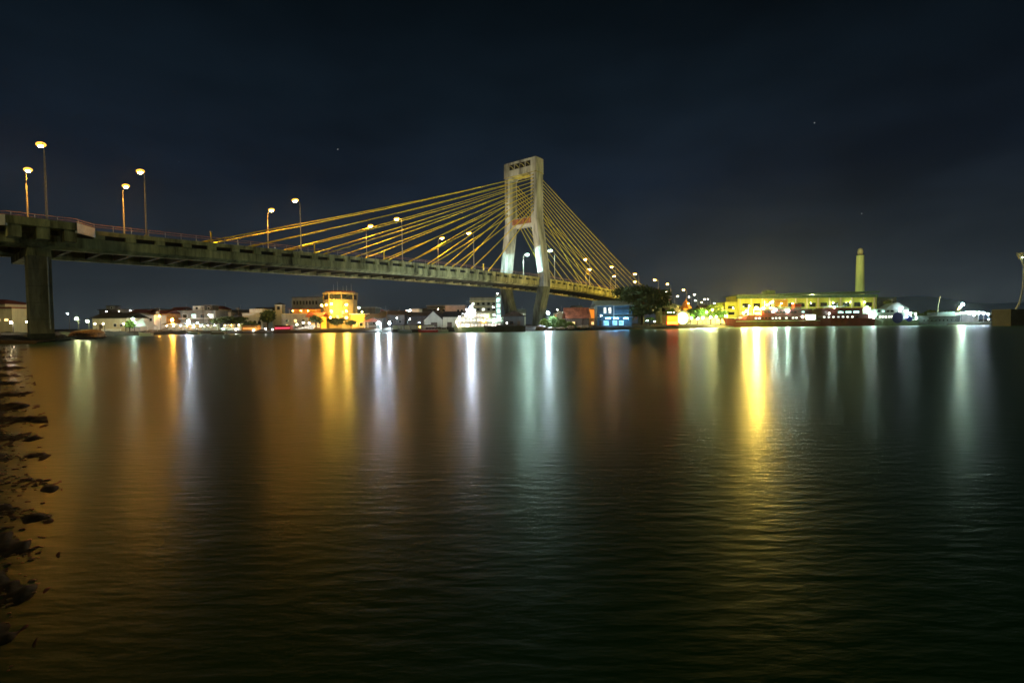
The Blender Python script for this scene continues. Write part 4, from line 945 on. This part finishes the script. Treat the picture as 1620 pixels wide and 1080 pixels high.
# utility poles with wires
for i, (px, y, dd_) in enumerate(((190, 487, 175), (250, 486, 178), (322, 485, 176), (378, 486, 176), (612, 489, 172), (700, 487, 172))):
    p = atz(px, dd_, 1.3); hh = at(px, y, dd_).z - 1.3
    t = thing('utility_pole', '%s dark utility pole with a crossarm counted along the far bank' % ORD[i], 'utility pole', p, 0, 'utility poles'); MB().tube([(0, 0, -.4), (0, 0, hh)], [.14, .09], 6).build('pole', WOOD, t)
    bx('crossarm', WOOD, t, -.9, .9, -.06, .06, hh - .6, hh - .45)
    for x in (-.8, 0, .8): MB().lathe([(.06, hh - .448), (.09, hh - .35), (.03, hh - .25)], 6, (x, 0)).build('insulator', CREAM, t)
# ------------------------------------------------------------------ terminal, chimney, quay
d = 238; p = atz(1270, d, 1.4); k = d / FPX
t = thing('terminal', 'long yellow ferry terminal with dark roof and rows of windows behind the red ferries', 'building', p, -.03)
X = lambda px: (px - 1270) * k
Hl = at(1200, 475, d).z - 1.4; Hr = at(1340, 466, d).z - 1.4
bx('wall', YELW, t, X(1168), X(1384), 0, 14, -1, Hr)
bx('stair_wing', YELW, t, X(1149), X(1168) - .01, .4, 12, -1, Hl - .6)
MB().loft([[(X(1165), -1.2, Hr + .02), (X(1386), -1.2, Hr + .9), (X(1386), 15, Hr + .9), (X(1165), 15, Hr + .02)], [(X(1165), -1.2, Hr + .5), (X(1386), -1.2, Hr + 1.5), (X(1386), 15, Hr + 1.5), (X(1165), 15, Hr + .5)]]).build('roof', GREENROOF, t)
bx('fascia', GREENROOF, t, X(1166), X(1385), -.5, -.003, Hr - 1.5, Hr - .02)
for i in range(13):
    xx = X(1172) + i * (X(1380) - X(1172)) / 12
    if i in (0, 12) or True: bx('pilaster', BEIGE, t, xx - .3, xx + .3, -.28, -.004, -1, Hr - 1.503)
    if i < 12:
        xc = xx + (X(1380) - X(1172)) / 24
        for z in (Hr - 5.9, Hr - 9.6): window(t, xc, z, 3.2, 2.1, GLASS, frame=YELW)
for z in (1.2, 4.4, 7.4): window(t, X(1158.5), z, 3.2, 1.4, GLASS, y=.4, frame=YELW)
bx('roof_hut', GREENROOF, t, X(1216), X(1230), 2, 6, Hr + .52, Hr + 2.6)
bx('banner', emat('orange_banner', (1, .45, .03), .55), t, X(1226), X(1246), -.34, -.285, Hr - 5.6, Hr - 2.2)
# wall washers under the eaves of the terminal
for i, (px, py_, st) in enumerate(((1160, 487, 260), (1185, 484, 360), (1213, 482, 500), (1236, 480, 320), (1254, 480, 360), (1283, 479.5, 420), (1318, 479, 520), (1345, 478, 460), (1368, 478, 460))):
    q = at(px, py_, d - 2.5); tt = thing('wall_washer', 'lamp under the terminal eaves, %s from the stair wing' % ORD[i], 'lamp', q, 0, 'lamps under the terminal eaves')
    bulb(tt, 0, 0, 0, 'l' if i not in (2,) else 'y', st, .26); MB().tube([(0, 0, .2), (0, 2.4, .6)], .05, 5).build('bracket', DARKM, tt)
t, W, H = bld('storehouse', 'dim storehouse beside the bright terminal end', 'warehouse', 1386, 1418, 471, 250, 10, DGREY)
flat_roof(t, W, H, 10, GREENROOF)
for i in range(4): window(t, -W / 2 + 1.6 + i * 2.4, H - 3.2, 1.2, 1.2, GLASS, frame=GREYP)
dch = 300; p = atz(1359.5, dch, 1.5); hz = at(1359.5, 393, dch).z - 1.5; kk = dch / FPX
t = thing('monument_column', 'tall pale round column with a rounded cap rising behind the terminal', 'column', p, 0)
MB().lathe([(6.6 * kk, -1), (6.5 * kk, 0), (6.1 * kk, hz * .4), (5.2 * kk, hz - 4.6), (5.2 * kk, hz - 4.5)], 28).build('shaft', mat('pale_column', (.62, .68, .34), .8, .2, .3, streak=True), t, True)
MB().lathe([(5.6 * kk, hz - 4.498), (5.6 * kk, hz - 4.0), (4.6 * kk, hz - 3.9)], 24).build('collar', DARKM, t)
MB().lathe([(3.4 * kk, hz - 3.898), (3.9 * kk, hz - 2.2), (3.3 * kk, hz - .7), (1.2 * kk, hz)], 20).build('cap', CREAM, t, True)
tt = thing('floodlight', 'greenish floodlight on the terminal roof aimed at the pale column', 'floodlight', at(1283, 473.5, 262), 0)
bulb(tt, 0, 0, 0, 'l', 15000, .55); MB().tube([(0, 0, -2.6), (0, 0, -.4)], .14, 6).build('pole', DARKM, tt)
tq = thing('quay', 'long dark concrete quay wall behind the ferries', 'quay', atz(1330, 217, 0), 0)
bx('wall', DARKC, tq, -48, 50, 0, 3, -1, 1.9); bx('coping', CONC2, tq, -48.2, 50.2, -.2, 3.2, 1.903, 2.1)
for i in range(9): MB().lathe([(.35, 2.1), (.2, 2.3), (.2, 2.6), (.4, 2.75), (.1, 2.85)], 8, (-44 + i * 11, .6)).build('bollard', DARKM, tq)
# ------------------------------------------------------------------ ferries
dq = 203; kq = dq / FPX
def ferry_base(px0, px1, label, m, depth, beam, group='ferries at the quay', rz=0, sheer=1.2):
    p = atz((px0 + px1) / 2, dq, 0); t = thing('ferry', label, 'ferry', (p.x, p.y, 0), rz, group)
    L = (px1 - px0) * kq; hull(L, beam, depth, m, t, sheer=sheer, bow=.25, flare=.22); return t, L
# first red ferry
t, L = ferry_base(1143, 1290, 'long red ferry with its pointed bow towards the park and a floodlit foredeck', REDHULL, 2.6, 7.5)
bx('lower_cabin', MAROON, t, -L * .28, L * .47, -3.2, 3.2, 2.61, 5.0)
MB().loft([[(-L * .28, -3.2, 2.61), (-L * .28, 3.2, 2.61), (-L * .28, 3.0, 4.98), (-L * .28, -3.0, 4.98)], [(-L * .37, -2.2, 2.61), (-L * .37, 2.2, 2.61), (-L * .36, 1.9, 2.75), (-L * .36, -1.9, 2.75)]]).build('sloping_front', MAROON, t)
bx('upper_cabin', MAROON, t, -L * .12, L * .42, -2.9, 2.9, 5.003, 7.1)
bx('roof_edge', GREYHULL, t, -L * .14, L * .45, -3.2, 3.2, 7.103, 7.3)
bx('rubbing_strake', CREAM, t, -L * .40, L * .49, -3.82, -3.76, 2.3, 2.5)
row_windows(t, -L * .20, L * .30, 14, -3.2, 3.3, .8, .6, WW, lambda i: i in (0, 1, 5, 6, 7, 9, 11, 12), MAROON)
row_windows(t, -L * .10, L * .38, 12, -2.9, 5.8, 1.0, .6, WC, lambda i: i % 4 == 2, MAROON)
dr = bx('side_door', WHITEP, t, L * .34, L * .455, -3.3, -3.203, 2.7, 4.95); bx('lit_opening', emat('hold_light', (.9, 1, .85), 5), dr, L * .35, L * .445, -3.33, -3.303, 2.85, 4.8)
for x in (-.22, -.05, .12): MB().tube([(L * x, 0, 7.3 if x > -.12 else 5), (L * x, 0, 9.2)], .08, 5).build('mast', STEEL, t)
MB().tube([(-L * .46, -.4, 3.9), (-L * .28, -2.9, 3.7)], .05, 5).build('bow_rail', WHITEP, t)
for i, (px, py_, k_, st, r_) in enumerate(((1197, 487, 'y', 36000, .6), (1181, 492, 'y', 7000, .42), (1176, 495, 'l', 3500, .34), (1208, 488, 'y', 2500, .32), (1227, 490, 'm', 5500, .34), (1247, 491, 'm', 5500, .34), (1270, 501, 'm', 4500, .28))):
    q = at(px, py_, dq - 3.4); tt = thing('deck_light', ('hugest yellow-white floodlight above the red ferry foredeck', 'yellow floodlight over the red ferry bow', 'lime floodlight lowest over the red ferry bow', 'small yellow light between the hugest floodlight and the cabin', 'white deck light on the red ferry cabin nearer the bow', 'white deck light on the red ferry cabin farther from the bow', 'white light over the open side door of the red ferry')[i], 'lamp', q, 0, 'deck lights of the red ferry')
    bulb(tt, 0, 0, 0, k_, st, r_); MB().tube([(0, .2, 0), (0, 2.2, -.6), (0, 2.4, -2.2)], .06, 5).build('bracket', STEEL, tt)
for i, px in enumerate((1214, 1218, 1222)):
    q = at(px, 481.5 - i * 2, dq + 1); tt = thing('deck_light', '%s of three small orange-white lights in a slanting row over the ferry' % ORD[i], 'lamp', q, 0, 'slanting row of lights'); bulb(tt, 0, 0, 0, 'w', 1200, .28); MB().tube([(0, .1, 0), (0, 1, -3.5)], .06, 5).build('bracket', STEEL, tt)
tr = bpy.data.objects['ferry']
Lr = (1290 - 1143) * kq
bx('funnel', REDHULL, tr, Lr * .26, Lr * .33, -1.1, 1.1, 7.302, 9.3); bx('funnel_cap', DARKM, tr, Lr * .255, Lr * .335, -1.2, 1.2, 9.303, 9.6)
for z, y, x0, x1 in ((7.9, -3.1, -.13, .44), (5.6, -3.15, -.27, -.13)):
    MB().tube([(Lr * x0, y, z), (Lr * x1, y, z)], .04, 5).build('handrail', WHITEP, tr)
    for i in range(12): x = Lr * (x0 + (x1 - x0) * i / 11); MB().tube([(x, y, z - .6), (x, y, z)], .03, 4).build('stanchion', WHITEP, tr)
for x in (.0, .08, .16): MB().lathe([(.45, -.9), (.5, 0), (.45, .9)], 8).build('life_raft', WHITEP, tr).matrix_local = Matrix.Translation((Lr * x, -2.6, 7.75)) @ Matrix.Rotation(R(90), 4, 'Y')
MB().tube([(Lr * -.05, 0, 7.3), (Lr * -.05, 0, 11.5)], .09, 5).build('mast', STEEL, tr); MB().tube([(Lr * -.05, -1.4, 10.3), (Lr * -.05, 1.4, 10.3)], .05, 5).build('yard', STEEL, tr)
# second red ferry, stern with lit ramp
t, L = ferry_base(1284, 1374, 'shorter red ferry with two rows of lit windows and a lit stern', REDHULL, 3.2, 7.5, rz=-.02, sheer=.3)
bx('lower_cabin', MAROON, t, -L * .47, L * .40, -3.2, 3.2, 3.21, 4.9); bx('upper_cabin', MAROON, t, -L * .40, L * .30, -2.9, 2.9, 4.903, 7.2); bx('roof_edge', REDHULL, t, -L * .42, L * .32, -3.2, 3.2, 7.203, 7.5)
row_windows(t, -L * .40, L * .24, 8, -3.2, 3.5, .8, .6, WW, lambda i: i < 7, MAROON); row_windows(t, -L * .14, L * .26, 3, -2.9, 5.4, 2.2, .75, WC, None, MAROON)
bx('stern_gate', WHITEP, t, L * .30, L * .44, -3.0, -2.7, 5.0, 7.6); bx('lit_stern_deck', emat('stern_glow', (1, .96, .88), 3.5), t, L * .405, L * .49, -2.8, 2.8, 3.25, 4.9)
MB().tube([(-L * .1, 0, 7.5), (-L * .02, 0, 10.2)], .09, 5).build('mast', STEEL, t); bx('awning', CANV, t, -L * .36, L * .0, -2.6, 2.6, 8.1, 8.25)
for x in (-.34, -.02):
    for y in (-2.4, 2.4): MB().tube([(L * x, y, 7.5), (L * x, y, 8.1)], .06, 5).build('awning_post', STEEL, t)
for i, (dx, z, st) in enumerate(((.44, 5.4, 700), (.36, 7.8, 450), (.47, 3.4, 450), (-.2, 7.85, 700), (-.28, 5.3, 160))):
    MB().ico((L * dx, -3.5, z), .24, 1).build('deck_lamp', bulbmat('m' if i != 2 else 'h', st), t, True)
# white ferry with blue round emblems
t, L = ferry_base(1368, 1444, 'white ferry with two dark blue round emblems on its side', WHITEHULL, 2.3, 7, rz=.02, sheer=.5)
bx('main_cabin', WHITEHULL, t, -L * .42, L * .34, -3.1, 3.1, 2.31, 5.0); bx('upper_cabin', WHITEHULL, t, -L * .40, L * .30, -2.8, 2.8, 5.003, 6.9)
MB().loft([[(-L * .18, -2.4, 6.903), (L * .34, -2.4, 6.903), (L * .34, 2.4, 6.903), (-L * .18, 2.4, 6.903)], [(L * .02, -1.8, 9.2), (L * .12, -1.8, 9.5), (L * .12, 1.8, 9.5), (L * .02, 1.8, 9.2)]]).build('raked_funnel', WHITEHULL, t)
row_windows(t, -L * .40, -L * .04, 6, -3.1, 3.2, .8, .9, WW, lambda i: i > 0, WHITEHULL); row_windows(t, -L * .38, 0, 4, -2.8, 5.6, 1.2, .8, WC, lambda i: i == 1, WHITEHULL); row_windows(t, L * .06, L * .28, 2, -2.8, 5.5, 1.2, .9, WW, None, WHITEHULL)
def disc(name, x, z, r_, y, n_=24, cut=None):
    pts = [(r_ * math.cos(a), r_ * math.sin(a)) for a in np.linspace(0, 2 * math.pi, n_, endpoint=False)]
    if cut: pts = [(a, min(b, cut * r_ + (a * -.6))) for a, b in pts]
    return MB().loft([[(x + a, yy, z + b) for a, b in pts] for yy in (y, y - .04)]).build(name, BLUEP, t)
disc('round_emblem', L * .04, 3.25, 2.3, -3.53); disc('drop_emblem', L * .28, 2.9, 1.4, -3.53, cut=.8)
bx('stern_deck', WHITEP, t, L * .34, L * .47, -2.9, 2.9, 2.31, 2.5); bx('stern_canopy', CANV, t, L * .30, L * .46, -2.9, 2.9, 5.2, 5.35)
for x in (.36, .45): MB().tube([(L * x, -2.8, 2.5), (L * x, -2.8, 5.2)], .1, 6).build('canopy_post', WHITEP, t)
MB().tube([(L * .06, 0, 9.4), (L * .06, 0, 11)], .08, 5).build('mast', STEEL, t)
for i, (dx, z, st) in enumerate(((.12, 7.3, 300), (.30, 5.0, 380), (.40, 4.6, 200), (.42, 3.0, 150), (.22, 3.4, 110), (-.44, 4.8, 300))):
    MB().ico((L * dx, -3.75, z), .24, 1).build('deck_lamp', bulbmat('c' if i % 2 == 0 else 'm', st), t, True)
# grey ship
t, L = ferry_base(1441, 1508, 'unlit grey ship lying astern of the white ferry', GREYHULL, 3.6, 7, rz=.03, sheer=.3)
bx('deck_house', GREYHULL, t, L * .0, L * .42, -2.6, 2.6, 3.61, 5.4); bx('bulwark', GREYP, t, -L * .46, L * .48, -3.62, -3.5, 3.6, 4.1)
row_windows(t, -L * .42, L * .42, 9, -3.45, 1.7, .55, .55, GLASS, None, GREYP, 'porthole')
MB().tube([(L * .12, 0, 4), (L * .14, 0, 8), (L * .19, 0, 12.2)], .12, 6).build('mast', CREAM, t)
# farther end of the harbour
lamp_post(1523, 481.5, 198, 'm', 3000, 'greenish-white floodlight on a mast beyond the grey ship', .55)
lamp_post(1519, 486, 204, 'l', 1600, 'smaller lime lamp just below the harbour floodlight', .32)
lamp_post(1516, 489.5, 206, 's', 150, 'dim orange lamp beneath the harbour floodlight', .28)
t, W, H = bld('pavilion', 'low white-lit open pavilion on the dark harbour bank', 'pavilion', 1530, 1574, 494, 196, 7, None)
MB().hip(-W / 2, W / 2, 0, 7, H - .6, H + .7, .4).build('roof', CANV, t); bx('back_wall', WHITEP, t, -W / 2 + .3, W / 2 - .3, 6.5, 6.7, -.5, H - .61)
for i in range(6):
    for y in (.1,): MB().tube([(-W / 2 + .4 + i * (W - .8) / 5, y, -.5), (-W / 2 + .4 + i * (W - .8) / 5, y, H - .6)], .1, 5).build('post', WHITEP, t)
bx('floor', CONC2, t, -W / 2, W / 2, -.2, 7, -.6, -.05)
for i, px in enumerate((1534, 1541, 1549, 1556, 1563)):
    q = at(px, (496, 498, 495, 495, 497)[i], 195 + (i % 2)); tt = thing('pavilion_lamp', 'blue-white lamp of the harbour pavilion, %s from the grey ship' % ORD[i], 'lamp', q, 0, 'pavilion lamps')
    bulb(tt, 0, 0, 0, 'c', (500, 900, 1500, 1500, 500)[i], .24); MB().tube([(0, 0, .2), (0, .6, 1.0)], .03, 4).build('hook', DARKM, tt)
for i, (px, py_) in enumerate(((1564, 505), (1572, 503.5), (1582, 505.5))):
    lamp_post(px, py_, 182, 'c', 70, 'tiny white lamp low on the dark harbour bank, %s from the pavilion' % ORD[i], .18)
for i, (px, y, hw) in enumerate(((1446, 489, 12), (1470, 488, 16), (1500, 489, 16), (1580, 493, 14), (1404, 468, 9))):
    tree(('dark tree line clump above the white ferry stern', 'dark tree behind the grey ship bow', 'dark tree behind the grey ship mast', 'dark tree beyond the harbour pavilion', 'dark tree beside the dim storehouse')[i], px, y, 236, hw, LEAFD, n=900, leaf=.6, lobes=7, low=.1)
# curved tall lamp on its block at the picture edge
dd = 150; p = atz(1612, dd, 1.0); BLOCK = mat('blackened_concrete', (.03, .03, .025), .9, .3, .5); t = thing('block_house', 'dark windowless block on the quay corner beside the curved post', 'building', p, 0)
kk = dd / FPX; hz = at(1612, 490, dd).z - 1.0
bx('wall', BLOCK, t, -13 * kk, 40 * kk, 0, 6, -1.5, hz); bx('parapet', BLOCK, t, -13.5 * kk, 40.5 * kk, -.1, 6.1, hz + .003, hz + .25); window(t, 3, hz * .5, .8, .7, GLASS, frame=BLOCK); window(t, 5.5, hz * .5, .8, .7, GLASS, frame=BLOCK)
p0 = at(1607, 491, dd); t = thing('curved_mast', 'tall slender bowed mast with a flared top on the dark block', 'mast', p0, 0)
rel = lambda px, py_: at(px, py_, dd) - p0
MB().tube([Vector((0, 0, .0)) + rel(1607, 489.5), rel(1613, 480), rel(1616.5, 465), rel(1619, 445), rel(1620, 422)], [.32, .28, .24, .22, .22], 8).build('shaft', CONC, t, True)
MB().tube([rel(1620, 422), rel(1617, 412), rel(1612, 401)], [.2, .3, .15], 6).build('flare', CONC, t, True)
MB().loft([[rel(1615, 399.5) + Vector((0, y, 0)), rel(1650, 396.5) + Vector((0, y, 0)), rel(1650, 403) + Vector((0, y, 0)), rel(1619, 409) + Vector((0, y, 0))] for y in (-1.5, 1.5)]).build('head', DARKM, t)
q = at(1617.5, 407, dd - .8); tt = thing('mast_lamp', 'small warm lamp under the flared top of the bowed mast', 'lamp', q, 0); bulb(tt, 0, 0, 0, 'l', 60, .2); MB().tube([(0, 0, .1), (.3, .6, .3)], .04, 4).build('bracket', DARKM, tt)
